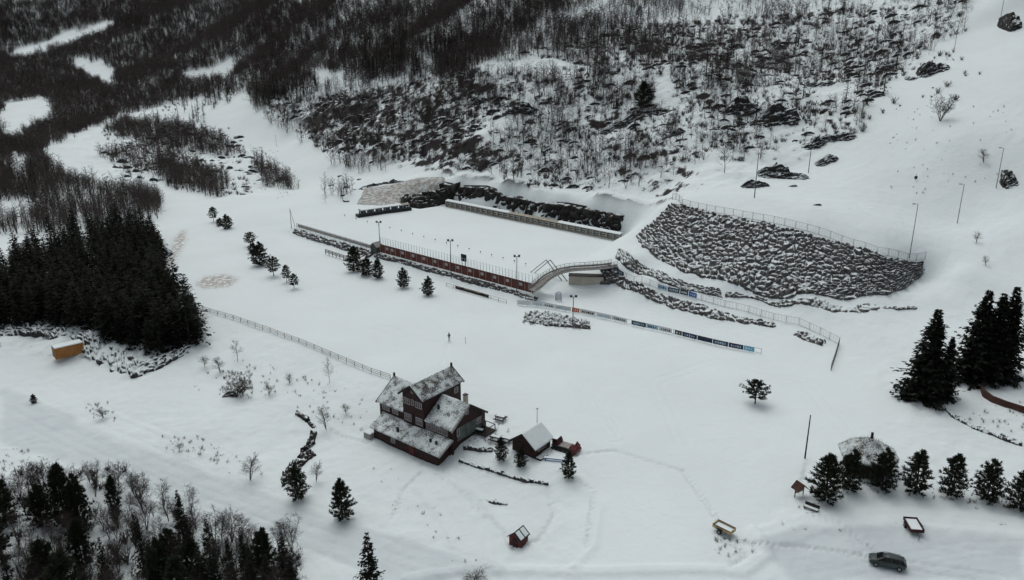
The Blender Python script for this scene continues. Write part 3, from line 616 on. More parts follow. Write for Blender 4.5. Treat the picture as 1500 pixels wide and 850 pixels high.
def gen_birch(seed, stems=3, detail=2, spread=.16, w=.006, nb=9, nt=7):
    """a bare birch of height 1"""
    g = np.random.default_rng(seed); c = TB(); t = TB()
    for s in range(stems):
        a = g.uniform(0, 6.28); lean = g.uniform(.3,1)*spread if stems > 1 else .04; hh = g.uniform(.75,1.0) if s else 1.0
        pts = [np.array([math.cos(a)*.007, math.sin(a)*.007, 0])]
        for k in range(1, 5): pts.append(pts[0]+np.array([math.cos(a)*lean*(k/4)**1.2, math.sin(a)*lean*(k/4)**1.2, hh*k/4])+g.normal(size=3)*.012)
        r = [.011, .009, .006, .004, .001]
        for k in range(4): t.limb(pts[k], pts[k+1], r[k]*(1.3 if stems == 1 else 1), r[k+1], 4)
        for b in range(nb):
            f = .22+.75*(b+g.random())/nb; kk = min(3, int(f*4)); p = pts[kk]+(pts[kk+1]-pts[kk])*(f*4-kk)
            az = g.uniform(0, 6.28); L = (.30*(1-f)+.12)*g.uniform(.7,1.2); d = np.array([math.cos(az), math.sin(az), g.uniform(.45,1.4)]); d /= np.linalg.norm(d)
            q = p+d*L; c.blade(p, q, w*1.5, rv(g))
            for n in range(nt):
                s2 = g.uniform(.25,1); p2 = p+d*L*s2; d2 = d+rv(g)*.75; d2 /= np.linalg.norm(d2); l2 = L*g.uniform(.25,.6)
                c.blade(p2, p2+d2*l2, w, rv(g))
                if detail > 1:
                    for m in range(3):
                        d3 = d2+rv(g)*.8; d3 /= np.linalg.norm(d3); p3 = p2+d2*l2*g.uniform(.3,1); c.blade(p3, p3+d3*l2*g.uniform(.3,.7), w*.7, rv(g))
    return t.arr(), c.arr()
def gen_shrub(seed, n=40, w=.02, spread=.9):
    g = np.random.default_rng(seed); c = TB()
    for k in range(n):
        a = g.uniform(0, 6.28); d = np.array([math.cos(a)*g.uniform(0,spread), math.sin(a)*g.uniform(0,spread), 1.]); d /= np.linalg.norm(d); L = g.uniform(.5,1)
        p = np.array([g.normal()*.1, g.normal()*.1, 0]); q = p+d*L; c.blade(p, q, w*1.3, rv(g))
        for m in range(4):
            d2 = d+rv(g)*.7; p2 = p+d*L*g.uniform(.3,1); c.blade(p2, p2+d2*L*g.uniform(.15,.4), w, rv(g))
    return c.arr()

PROTO = {}
def proto(kind, name, cat, tk, mats):
    """keep one mesh pair per variant; the first placed thing uses it, later ones are copies"""
    (tv, tf), (cv, cf) = tk
    PROTO[kind] = dict(name=name, cat=cat, t=mesh_np('trunk', tv, tf, mats[0], link=False), c=mesh_np('crown', cv, cf, mats[1], link=False), root=None)
def place(kind, p, height, rz, label, group=None, width=1.0):
    P = PROTO[kind]; sc = (height*width, height*width, height); p = (p[0], p[1], p[2]-.05)
    if P['root'] is None:
        r = thing(P['name'], label, P['cat'], p, rz, group); r.scale = sc; P['root'] = r
        for k in ('t', 'c'): COL.objects.link(P[k]); P[k].parent = r
        return r
    return copy_thing(P['root'], (P['t'], P['c']), p, rz, sc, label, group)
rnd = random.Random(5)
for k in range(4): proto(f'spruce{k}', 'spruce_tree', 'spruce', gen_spruce(100+k, 24, 9, 6, .19+.02*k), ('bark', 'spruce'))
for k in range(3): proto(f'planted{k}', 'plantation_spruce', 'spruce', gen_spruce(120+k, 17, 9, 5, .19+.02*k, core=.9), ('bark', 'spruce'))
proto('bigspruce0', 'spruce_tree', 'spruce', gen_spruce(140, 38, 14, 9, .24, core=.8), ('bark', 'spruce'))
proto('bigspruce1', 'spruce_tree', 'spruce', gen_spruce(141, 38, 14, 9, .22, core=.8), ('bark', 'spruce'))
for k in range(4): proto(f'pine{k}', 'pine_tree', 'pine', gen_pine(200+k, 9+k % 3, 8, 6, .30+.03*(k % 3), .06, 14, .9), ('bark', 'pine'))
for k in range(2): proto(f'roundpine{k}', 'pine_tree', 'pine', gen_pine(220+k, 6, 8, 6, .40, .28, 16, .7), ('bark', 'pine'))
for k in range(3): proto(f'birch{k}', 'bare_birch', 'birch', gen_birch(300+k, 4+k % 3, 2, nb=13, nt=10, w=.0045, spread=.26), ('birch_bark', 'birch'))
proto('sapling0', 'bare_tree', 'small tree', gen_birch(320, 1, 2, nb=30, nt=8, w=.0055), ('birch', 'birch'))
proto('thicket0', 'bare_bush', 'bush', gen_birch(330, 9, 2, nb=10, nt=8, w=.008, spread=.6), ('birch', 'birch'))
proto('sapling1', 'bare_tree', 'small tree', gen_birch(321, 5, 2, nb=12, nt=8, w=.0055, spread=.28), ('birch', 'birch'))

def tree(kind, u, vb, vt, label, wpx=None, group=None, base_w=.6):
    p = G(u, vb); hh = height_for(p, vt); w = 1.0
    if wpx: w = wpx*mpp(p)/(hh*base_w)
    place(kind, p, hh, rnd.uniform(0, 6.28), label, group, w)
# row of pines by the parking place
ROW = 'pines in a row above the parking place'
for k, (u, vb, vt, w, kind, lab) in enumerate([
    (1208,733,664,50,'pine0','broad bushy pine standing nearest the little red gabled sign roof'),
    (1243,718,658,36,'pine1','dark pine close in front of the round turf hut wall'),
    (1291,717,658,38,'pine2','pine hiding the right end of the round turf hut'),
    (1340,722,661,42,'pine3','full dark pine first past the turf hut in the row'),
    (1393,726,664,40,'pine0','thin open pine between two fuller pines above the red trailer'),
    (1445,733,673,40,'pine1','rounded dark pine second from the outer end of the row'),
    (1494,746,690,42,'pine2','last pine of the row, cut by the picture edge')]):
    tree(kind, u, vb, vt, lab, w, ROW)
# big spruces
for u, vb, vt, w, kind, lab in [(1353,582,452,78,'bigspruce0','tall ragged spruce leading the smaller clump'),(1380,582,492,44,'bigspruce1','shorter spruce leaning on the smaller spruce clump'),
    (1340,584,520,40,'spruce1','low spruce at the outer foot of the smaller clump'),
    (1424,556,424,74,'bigspruce0','first peak of the great spruce clump above the brown curved wall'),(1446,556,428,74,'bigspruce1','middle peak of the great spruce clump'),(1464,552,419,70,'bigspruce0','thick outer peak of the great spruce clump'),
    (1497,500,472,14,'spruce2','small dark spruce half cut off by the picture edge beside the great clump')]:
    tree(kind, u, vb, vt, lab, w, 'big spruces by the curved wall', .46)
# pines and spruces about the houses and along the field
for kind, u, vb, vt, w, lab in [
    ('pine1',734,674,641,19,'small dense pine beside the upper stone wall near the small cabin'),('pine2',763,684,655,17,'small dark pine against the small cabin front'),('pine3',833,700,662,22,'slim pine next to the blue bench'),
    ('pine2',437,731,682,28,'dark pine at the lower end of the stream cut'),('pine0',502,761,702,36,'lone pale green pine between the stream and the clubhouse'),
    ('spruce0',543,872,778,74,'tall snow edged spruce cut by the lower picture edge'),
    ('roundpine0',1106,591,556,32,'lone lollipop pine in the open snow field'),
    ('pine1',591,421,392,18,'egg shaped pine alone in front of the red range wall'),('pine2',627,433,405,17,'round dark pine beside the low board fence'),
    ('pine0',519,397,361,26,'open pine leading the trio by the wooden walkway'),('pine2',537,404,376,20,'middle dark pine of the trio by the walkway'),('pine3',554,408,379,18,'pointed pine ending the trio by the walkway'),
    ('roundpine1',313,325,303,11,'thin pale pine of the far trio'),('pine1',322,331,319,11,'squat dark pine of the far trio'),('pine2',333,335,314,15,'full pine of the far trio'),
    ('roundpine1',367,361,340,15,'small pine behind the dark pair along the field'),('pine3',371,371,356,16,'short dark pine of the touching pair'),('pine2',381,389,355,24,'larger dark pine of the touching pair'),
    ('roundpine0',401,405,376,18,'round headed pine on a clear stem along the field'),('roundpine1',420,414,388,11,'thin sparse pine along the field'),('roundpine0',431,423,401,13,'smallest round pine ending the field line'),
    ('pine1',50,591,577,9,'tiny dark pine beside the valley road'),
    ('pine3',943,158,120,30,'tall dark pine standing out on the birch hillside')]:
    tree(kind, u, vb, vt, lab, w, None)
for kind, u, vb, vt, w, lab in [('sapling0',348,529,499,20,'bare little tree in the snow below the long rail fence'),('sapling0',483,561,525,17,'bare oval crowned tree beside the rail fence near the clubhouse'),
    ('sapling1',323,545,522,18,'low bare tree beside the wide bush clump'),('sapling1',478,629,594,20,'bare bush tree beside the upper stream cut'),('sapling1',463,705,676,18,'faint bare bush near the lower stream pine'),('sapling1',366,704,668,28,'bare bush over snow mounds beside the valley road'),
    ('sapling1',300,538,520,14,'small twiggy bush just below the corner of the spruce wood'),('sapling1',395,578,563,14,'low twiggy bush between the wide bush clump and the stream'),('sapling1',507,606,590,14,'little twiggy bush on the slope left behind the clubhouse end'),('sapling1',262,660,648,12,'tiny twiggy bush among grass tufts above the valley road'),('sapling1',424,562,548,13,'small twiggy bush under the middle of the rail fence'),('sapling1',152,612,596,20,'low twiggy bush on the bank of the valley road'),('sapling0',1061,255,208,26,'wide bare tree standing alone under the hillside crags'),('thicket0',346,582,556,26,'wide snowy bush clump above the stream'),('thicket0',1377,178,138,20,'broad bare thicket alone on the ski slope'),('sapling1',1441,238,218,16,'small bare bush below the broad slope thicket'),('sapling1',270,165,140,10,'bare tree beside the forest track'),
    ('sapling1',690,860,838,40,'bare bush tip rising at the lower picture edge'),('sapling1',1430,356,340,12,'tiny twig clump near the slope lamp'),('sapling1',1444,389,375,10,'tiny twig clump above the great spruces')]:
    tree(kind, u, vb, vt, lab, w, None, .55)

# lower wood: each tree on its own
LW = [(0,700),(30,690),(110,680),(190,690),(230,735),(300,760),(350,800),(420,800),(445,830),(435,850),(445,910),(0,910)]
for kind, u, vb, vt, w in [('pine0',97,770,680,42),('pine1',62,770,710,34),('pine2',120,775,695,30),('spruce0',271,800,716,50),('pine3',170,755,697,20),('pine0',122,830,760,34),('spruce3',212,838,748,34),('pine2',70,850,790,38),
    ('spruce1',361,850,770,34),('pine3',390,850,776,40),('spruce2',418,850,778,44),('spruce1',310,832,758,46),('pine1',250,830,775,36),('spruce0',340,850,785,40),('pine3',285,850,790,38),('pine1',10,770,700,34),('pine3',0,830,740,40),
    ('spruce2',160,870,785,40),('spruce3',230,870,790,50),('spruce1',20,880,800,40),('spruce3',320,880,800,46),('spruce1',395,880,810,50),('pine2',100,890,810,50),('spruce0',200,790,748,24),('pine2',235,855,790,36),('spruce3',300,880,800,60),
    ('spruce0',372,880,795,46),('pine0',265,895,815,44),('spruce2',430,875,805,40)]:
    tree(kind, u, vb, vt, 'dark evergreen standing in the lower wood below the valley road', w, 'evergreens of the lower wood', .55)
_b = []
gg = random.Random(8); tries = 0
while len(_b) < 140 and tries < 5000:
    tries += 1; u, v = gg.uniform(0, 440), gg.uniform(705, 900)
    if in_poly([u], [v], LW)[0] and all((u-a)**2/1.5+(v-b)**2 > 60 for a, b in _b): _b.append((u, v))
for u, v in _b+[(165,745),(190,748),(210,752),(225,757),(240,745),(60,735),(30,730),(80,728),(110,732),(140,728),(340,795),(325,790)]:
    p = G(u, v); place(f'birch{gg.randrange(3)}', p, gg.uniform(2.6, 5.6), gg.uniform(0, 6.28), 'bare brown birch in the lower wood below the valley road', 'bare birches of the lower wood')
# spruce plantation
PL = [(0,400),(60,376),(130,345),(170,335),(225,352),(240,380),(232,410),(262,440),(290,490),(283,505),(235,518),(200,520),(150,490),(90,478),(0,482)]
_pl = []; tries = 0
while len(_pl) < 280 and tries < 60000:
    tries += 1; u, v = gg.uniform(-25, 295), gg.uniform(335, 525)
    if in_poly([max(u, 1)], [v], PL)[0]:
        p = G(u, v)
        if all((p[0]-q[0])**2+(p[1]-q[1])**2 > 4.4 for q in _pl): _pl.append(p)
for p in _pl:
    place(f'planted{gg.randrange(3)}', p, gg.choice([6.5,8.5,9.5,10.5])*gg.uniform(.92,1.12), gg.uniform(0, 6.28), 'dark spruce packed into the dense plantation behind the orange container', 'spruces of the dense plantation', gg.uniform(1.25, 1.75))

# birch hillside and far woods
BIRCH = [  # (outline, trees per square metre)
    ([(380,0),(1010,0),(960,40),(740,62),(640,95),(500,105),(400,125),(360,60)], .20),
    ([(350,135),(420,120),(500,95),(640,95),(760,40),(850,0),(1425,0),(1440,25),(1385,62),(1390,85),(1320,105),(1262,150),(1255,185),(1215,195),(1150,215),(1100,250),(1048,262),(1030,282),(985,290),(945,305),(870,285),(800,276),(740,272),(680,245),(640,232),(600,236),(520,252),(470,240),(430,205),(395,180),(372,150)], 0.150),
    ([(640,60),(900,38),(1120,55),(1160,80),(1120,130),(960,150),(800,160),(700,150),(640,120)], 0.156),
    ([(-170,0),(860,0),(760,60),(690,110),(500,125),(420,140),(370,165),(352,140),(245,150),(160,178),(70,215),(60,225),(-170,215)], 0.40),
    ([(-170,205),(62,215),(78,245),(125,272),(235,290),(240,325),(180,330),(130,345),(60,365),(-170,395)], 0.50),
    ([(150,188),(240,178),(345,212),(362,232),(300,225),(200,212)], 0.416), ([(135,225),(230,215),(330,262),(322,288),(250,268),(180,248)], 0.234), ([(232,238),(328,262),(322,292),(240,270)], 0.312), ([(372,236),(432,268),(420,282),(378,268)], 0.364), ([(95,185),(130,180),(128,205),(110,222)], 0.364),
    ([(462,284),(520,276),(525,292),(470,297)], 0.130), ([(500,225),(585,238),(600,255),(500,250)], 0.260), ([(850,230),(945,225),(1035,260),(1030,284),(985,290),(940,300),(870,285)], 0.156)]
CLEAR = [[(10,80),(35,70),(130,38),(165,32),(165,42),(130,58),(60,82),(12,90)],[(0,152),(35,142),(72,143),(80,170),(25,205),(0,208)],[(100,85),(125,82),(175,108),(165,128),(150,128),(110,105)],[(245,82),(270,82),(265,95)],[(262,108),(345,88),(352,112),(335,118),(280,114)],
         [(460,108),(500,105),(500,125),(465,127)],[(60,225),(125,190),(240,152),(245,165),(160,190),(130,205),(118,240),(80,250)],[(345,135),(365,140),(385,185),(500,235),(470,250),(380,200),(350,185)],[(680,100),(790,88),(870,100),(840,112),(700,108)],[(1340,40),(1360,40),(1360,60),(1340,60)],
         [(830,28),(880,0),(895,0),(850,30)],[(530,246),(600,236),(690,255),(760,278),(680,268)],[(20,225),(45,230),(40,262),(25,258)],[(0,290),(60,300),(40,320),(0,322)],[(955,115),(985,110),(1000,160),(960,160)],[(1195,130),(1250,128),(1260,150),(1200,150)],[(150,195),(170,215),(120,240),(110,225)]]
CONIF = [([(500,75),(540,62),(690,68),(692,108),(560,122),(505,112)], .09),([(375,135),(440,105),(470,120),(465,140),(400,165),(380,155)], .08),([(-170,20),(90,18),(105,40),(60,60),(-170,85)], .05),([(178,18),(212,15),(215,48),(182,50)], .06),([(245,140),(340,130),(345,155),(270,162)], .03),
         ([(-170,0),(1430,0),(1260,180),(1000,270),(700,250),(400,160),(60,210),(-170,260)], .003),([(-170,230),(90,260),(70,340),(-170,380)], .02),([(275,172),(295,170),(295,200),(278,205)], .03),([(780,40),(1000,30),(1000,75),(800,80)], .012),([(1000,60),(1380,60),(1260,150),(1000,170)], .006)]
def scatter(regions, x0, x1, y0, y1, seed, clear=CLEAR, lo=.8):
    g = np.random.default_rng(seed); out = []
    for poly, dens in regions:
        n = int((x1-x0)*(y1-y0)*dens); X = g.uniform(x0, x1, n); Y = g.uniform(y0, y1, n)
        ok = (X > -.78*Y-10) & (X < .66*Y+10); X, Y = X[ok], Y[ok]; Z = H(X, Y); U, V = proj(X, Y, Z); wb = np.where(Y > 200, 1, 0); U = U+wb*(fbm(X/10, Y/10, 31, 3)-.5)*34; V = V+wb*(fbm(X/10, Y/10, 32, 3)-.5)*16
        k = in_poly(U, V, poly) & (U > -170) & (U < 1515)
        for c in clear: k &= ~in_poly(U, V, c)
        clump = fbm(X/14, Y/14, seed+2); k &= g.random(n if False else len(X)) < np.clip((clump-.30)*4, .6 if dens > .19 and y1 > 800 else .2, 1)
        out.append(np.stack([X[k], Y[k], Z[k]], -1))
    return np.concatenate(out)
def merged(name, variants, P, hts, seed, mat, wid=1.0, turn=6.283):
    g = np.random.default_rng(seed); VV = []; FF = []; off = 0; pick = g.integers(0, len(variants), len(P))
    for k, (V, F) in enumerate(variants):
        idx = np.nonzero(pick == k)[0]
        if not len(idx): continue
        a = g.uniform(-turn/2, turn/2, len(idx)); c, s = np.cos(a)[:,None], np.sin(a)[:,None]; hh = hts[idx][:,None]; ww = hh*wid*g.uniform(.85, 1.2, (len(idx), 1))
        X = (V[None,:,0]*c-V[None,:,1]*s)*ww+P[idx,0][:,None]; Y = (V[None,:,0]*s+V[None,:,1]*c)*ww+P[idx,1][:,None]; Z = V[None,:,2]*hh+P[idx,2][:,None]-.1
        VV.append(np.stack([X, Y, Z], -1).reshape(-1, 3)); FF.append((F[None]+(np.arange(len(idx))*len(V))[:,None,None]).reshape(-1, 3)+off); off += len(V)*len(idx)
    return mesh_np(name, np.concatenate(VV), np.concatenate(FF), mat)
def join_arr(a, b):
    return np.concatenate([a[0], b[0]]), np.concatenate([a[1], b[1]+len(a[0])])
FARB = [join_arr(*gen_birch(400+k, 1+k % 3, 1, w=.0085, nb=12-2*(k % 3), nt=7, spread=.16)) for k in range(5)]
FARC2 = [join_arr(*gen_birch(420+k, 1+k % 2, 1, w=.019, nb=8, nt=4, spread=.14)) for k in range(4)]
BP = scatter(BIRCH, -740, 330, 235, 1000, 50)
g_ = np.random.default_rng(4); order = np.argsort(np.hypot(BP[:,0], BP[:,1])); BP = BP[order]; bh = g_.choice([.5,.7,.9,1.05], len(BP))*g_.uniform(4.4, 7.4, len(BP))*np.where((BP[:,1] < 420) & (BP[:,0] > 40), .85, 1)*np.clip(.85+BP[:,1]/2500, .8, 1.2)
far_meshes = [mesh_np('hillside_birch', v, f, 'birch_far', link=False) for v, f in FARB]
first = None
for k in range(300):
    kk = int(g_.integers(0, 5)); o = far_meshes[kk]
    if o.users_collection: o = o.copy()
    COL.objects.link(o); o.location = (BP[k,0], BP[k,1], BP[k,2]-.1); o.rotation_euler = (0, 0, float(g_.uniform(0, 6.28))); w_ = float(bh[k]*g_.uniform(1.05, 1.5)); o.scale = (w_, w_, float(bh[k]))
    tag(o, 'slender bare birch along the lower edge of the snowy hillside wood', 'birch', 'birches along the lower edge of the hillside wood')
NEARN = 7000; print('birches', len(BP))
def woodland():
    a = merged('birch_woodland', FARB, BP[300:NEARN], bh[300:NEARN], 6, 'birch_far', 1.3); b = merged('birch_woodland', FARC2, BP[NEARN:], bh[NEARN:], 7, 'birch', 1.3)
    import bmesh
    def arrs(o):
        me = o.data; V = np.empty(len(me.vertices)*3, np.float32); me.vertices.foreach_get('co', V); F = np.empty(len(me.loops), np.int32); me.loops.foreach_get('vertex_index', F); return V.reshape(-1,3), F.reshape(-1,3)
    A, B = arrs(a), arrs(b)
    for q in (a, b): m = q.data; bpy.data.objects.remove(q); bpy.data.meshes.remove(m)
    return mesh_np('birch_woodland', *join_arr(A, B), 'birch_far')
o = woodland(); tag(o, 'dense bare birch woodland covering the snowy hillside', None, None, 'stuff')
FARC = [join_arr(*gen_spruce(500+k, 10, 6, 3, .2, core=.6)) for k in range(3)]
KP = scatter(CONIF, -740, 330, 255, 950, 70); KP = KP[np.argsort(np.hypot(KP[:,0], KP[:,1]))]
o = merged('conifer_woodland', FARC, KP, np.random.default_rng(9).uniform(4.5, 11, len(KP)), 8, 'spruce', 1.15); tag(o, 'dark conifer clumps among the hillside birches', None, None, 'stuff')
# low juniper, heather and stones breaking the snow among the trees
SHR = [gen_shrub(600+k, 26, .05) for k in range(3)]
UND = [([(380,150),(560,130),(700,100),(900,40),(1430,0),(1380,60),(1330,110),(1265,150),(1255,195),(1120,260),(1030,282),(960,302),(860,285),(700,262),(600,250),(480,225)], .20), ([(140,190),(340,190),(430,270),(330,290),(160,255)], .03), ([(0,0),(700,0),(500,120),(60,200),(0,200)], .02)]
SP = scatter(UND+[([(1250,80),(1420,40),(1450,90),(1400,150),(1310,190),(1240,240),(1180,260),(1150,215)], .02)], -500, 320, 240, 700, 90)
SP = np.concatenate([SP, scatter([(LW, .35)], -90, 10, 55, 125, 92, clear=[], lo=.3)])
o = merged('undergrowth', SHR, SP, np.random.default_rng(3).uniform(.5, 2.3, len(SP)), 12, 'birch_far', 1.0); tag(o, 'low dark juniper and heather in the snow', None, None, 'stuff')
def stone(seed):
    g = np.random.default_rng(seed); import bmesh
    bm = bmesh.new(); bmesh.ops.create_icosphere(bm, subdivisions=2, radius=1); V = np.array([v.co[:] for v in bm.verts]); F = np.array([[v.index for v in f.verts] for f in bm.faces]); bm.free()
    for k in range(7): n = rv(g); d = g.uniform(.45,.8); e = V@n; V = V-np.clip(e-d, 0, None)[:,None]*n
    V[:,2] *= .75; V[:,1] *= g.uniform(.7,1.1); return V, F
STN = [stone(700+k) for k in range(4)]
MINI = []
for k in range(6):
    P_ = ledge_arrays(1.0, .62, 900+k, 12, 22); P_[...,2] += P_[...,1]*.25; F_ = grid_faces(22, 12); F_ = np.concatenate([F_[:,[0,1,2]], F_[:,[0,2,3]]]); MINI.append((P_.reshape(-1,3), F_))
RP = scatter([(UND[0][0], .012), (UND[1][0], .02), ([(490,255),(560,262),(520,300),(470,295)], .02)], -200, 320, 240, 480, 95, lo=.3)
LP_ = scatter([(UND[0][0], .030), (UND[1][0], .02), ([(690,130),(950,120),(1000,190),(700,190)], .04), ([(1000,60),(1330,60),(1260,190),(1050,240)], .035)], -200, 320, 240, 480, 99, lo=.3)
def stones():
    a = merged('hillside_stones', STN, RP, np.random.default_rng(13).uniform(.35, 1.2, len(RP)), 14, 'rock', 1.15); b = merged('hillside_stones', MINI, LP_, np.random.default_rng(14).uniform(.5, 2.6, len(LP_)), 15, 'rock', 1.1, .5)
    def arrs(o):
        me = o.data; V = np.empty(len(me.vertices)*3, np.float32); me.vertices.foreach_get('co', V); F = np.empty(len(me.loops), np.int32); me.loops.foreach_get('vertex_index', F); return V.reshape(-1,3), F.reshape(-1,3)
    A, B = arrs(a), arrs(b)
    for q in (a, b): m = q.data; bpy.data.objects.remove(q); bpy.data.meshes.remove(m)
    return mesh_np('hillside_stones', *join_arr(A, B), 'rock')
o = stones(); tag(o, 'scattered snow capped stones on the hillside', None, None, 'stuff')
# dry grass and twigs on the open snow
TUF = [gen_shrub(800+k, 14, .035, .8) for k in range(3)]
GRM = 8
GR = [([(230,640),(300,640),(390,700),(370,705),(250,665)], .10), ([(270,520),(350,520),(540,580),(540,640),(480,620),(400,580),(280,580)], .05), ([(120,590),(170,590),(175,620),(130,612)], .10), ([(330,545),(370,545),(370,585),(320,580)], .5), ([(690,730),(790,745),(780,770),(700,745)], .12),
      ([(600,700),(680,790),(640,800),(590,740)], .05), ([(660,815),(760,830),(760,842),(660,830)], .15), ([(1150,690),(1260,730),(1240,752),(1150,745)], .12), ([(1300,160),(1480,150),(1480,260),(1300,300)], .012), ([(540,690),(560,680),(600,700),(580,760)], .04),
      ([(1400,600),(1500,590),(1500,640),(1420,620)], .08), ([(1130,770),(1500,740),(1500,770),(1150,785)], .03), ([(1040,790),(1110,790),(1100,820),(1050,815)], .25), ([(0,660),(40,650),(50,690),(0,700)], .1), ([(640,630),(740,620),(760,640),(700,650)], .10), ([(280,180),(420,230),(430,300),(300,240)], .02), ([(1185,715),(1290,708),(1480,725),(1480,745),(1280,726),(1190,738)], .5), ([(770,455),(860,470),(870,485),(765,475)], .35)]
TP = scatter([(a, b*GRM) for a, b in GR], -200, 200, 70, 420, 97, clear=[])
o = merged('dry_grass', TUF, TP, np.random.default_rng(15).uniform(.12, .8, len(TP)), 16, 'twig', 1.0); tag(o, 'dry grass and twigs poking through the snow', None, None, 'stuff')

# ---------------------------------------------------------------- the clubhouse
HTH = math.radians(-38.3)
HO = np.array([-11.2, 105.0, -3.0])
house = thing('clubhouse', 'big dark red wooden clubhouse with snowy turf roofs and a raised cross gable', 'house', HO, HTH)
def roof_part(name, quad, mat, parent, thick=.22, res=.22, bump=.07, seed=0):
    """a turf roof plane with an uneven top"""
    q = [np.array(p, float) for p in quad]; Lu = np.linalg.norm(q[1]-q[0]); Lv = np.linalg.norm(q[3]-q[0]); nu, nv = max(3, int(Lu/res)), max(3, int(Lv/res))
    a = np.linspace(0,1,nu)[:,None,None]; b = np.linspace(0,1,nv)[None,:,None]
    P = (q[0]*(1-a)+q[1]*a)*(1-b)+(q[3]*(1-a)+q[2]*a)*b; nrm = np.cross(q[1]-q[0], q[3]-q[0]); nrm /= np.linalg.norm(nrm); nrm = nrm if nrm[2] > 0 else -nrm
    S, Q = a[...,0]*Lu+0*b[...,0], b[...,0]*Lv+0*a[...,0]
    T = P+nrm*((fbm(S*1.3, Q*1.3, seed, 4)-.5)*2*bump)[...,None]; Bm = P-nrm*thick
    V = np.concatenate([T.reshape(-1,3), Bm.reshape(-1,3)]); I = np.arange(nu*nv).reshape(nu, nv); o_ = nu*nv
    F = [np.stack([I[:-1,:-1], I[1:,:-1], I[1:,1:], I[:-1,1:]], -1).reshape(-1,4), np.stack([I[:-1,:-1], I[:-1,1:], I[1:,1:], I[1:,:-1]], -1).reshape(-1,4)+o_]
    for e in (I[0,:], I[:,-1], I[-1,::-1], I[::-1,0]): F.append(np.stack([e[:-1], e[1:], e[1:]+o_, e[:-1]+o_], -1))
    return mesh_np(name, V, np.concatenate(F), mat, parent)
def window(parent, c, w, h, axis, panes=2, frame='white', out=-1):
    """a framed window on a wall whose outward axis is 'w' (facing -y of the house) or 'l' (facing +x)"""
    m = MB(); t = .09
    def bx(mb, a, z, da, dz, dep, off):
        if axis == 'w': mb.box((c[0]+a, c[1]+out*off, c[2]+z), (da, dep, dz))
        else: mb.box((c[0]+(-out if False else 1)*off, c[1]+a, c[2]+z), (dep, da, dz))
    bx(m, 0, h/2, w+.1, t, .08, .05); bx(m, 0, -h/2, w+.1, t, .08, .05); bx(m, -w/2, 0, t, h-t, .08, .05); bx(m, w/2, 0, t, h-t, .08, .05)
    for k in range(1, panes): bx(m, -w/2+w*k/panes, 0, .07, h-t, .07, .05)
    bx(m, 0, .12*h, w-t, .05, .06, .047)
    f = m.build('window', frame, parent)
    g2 = MB(); bx(g2, 0, 0, w-t, h-t, .04, .025); g2.build('pane', 'glass', f)
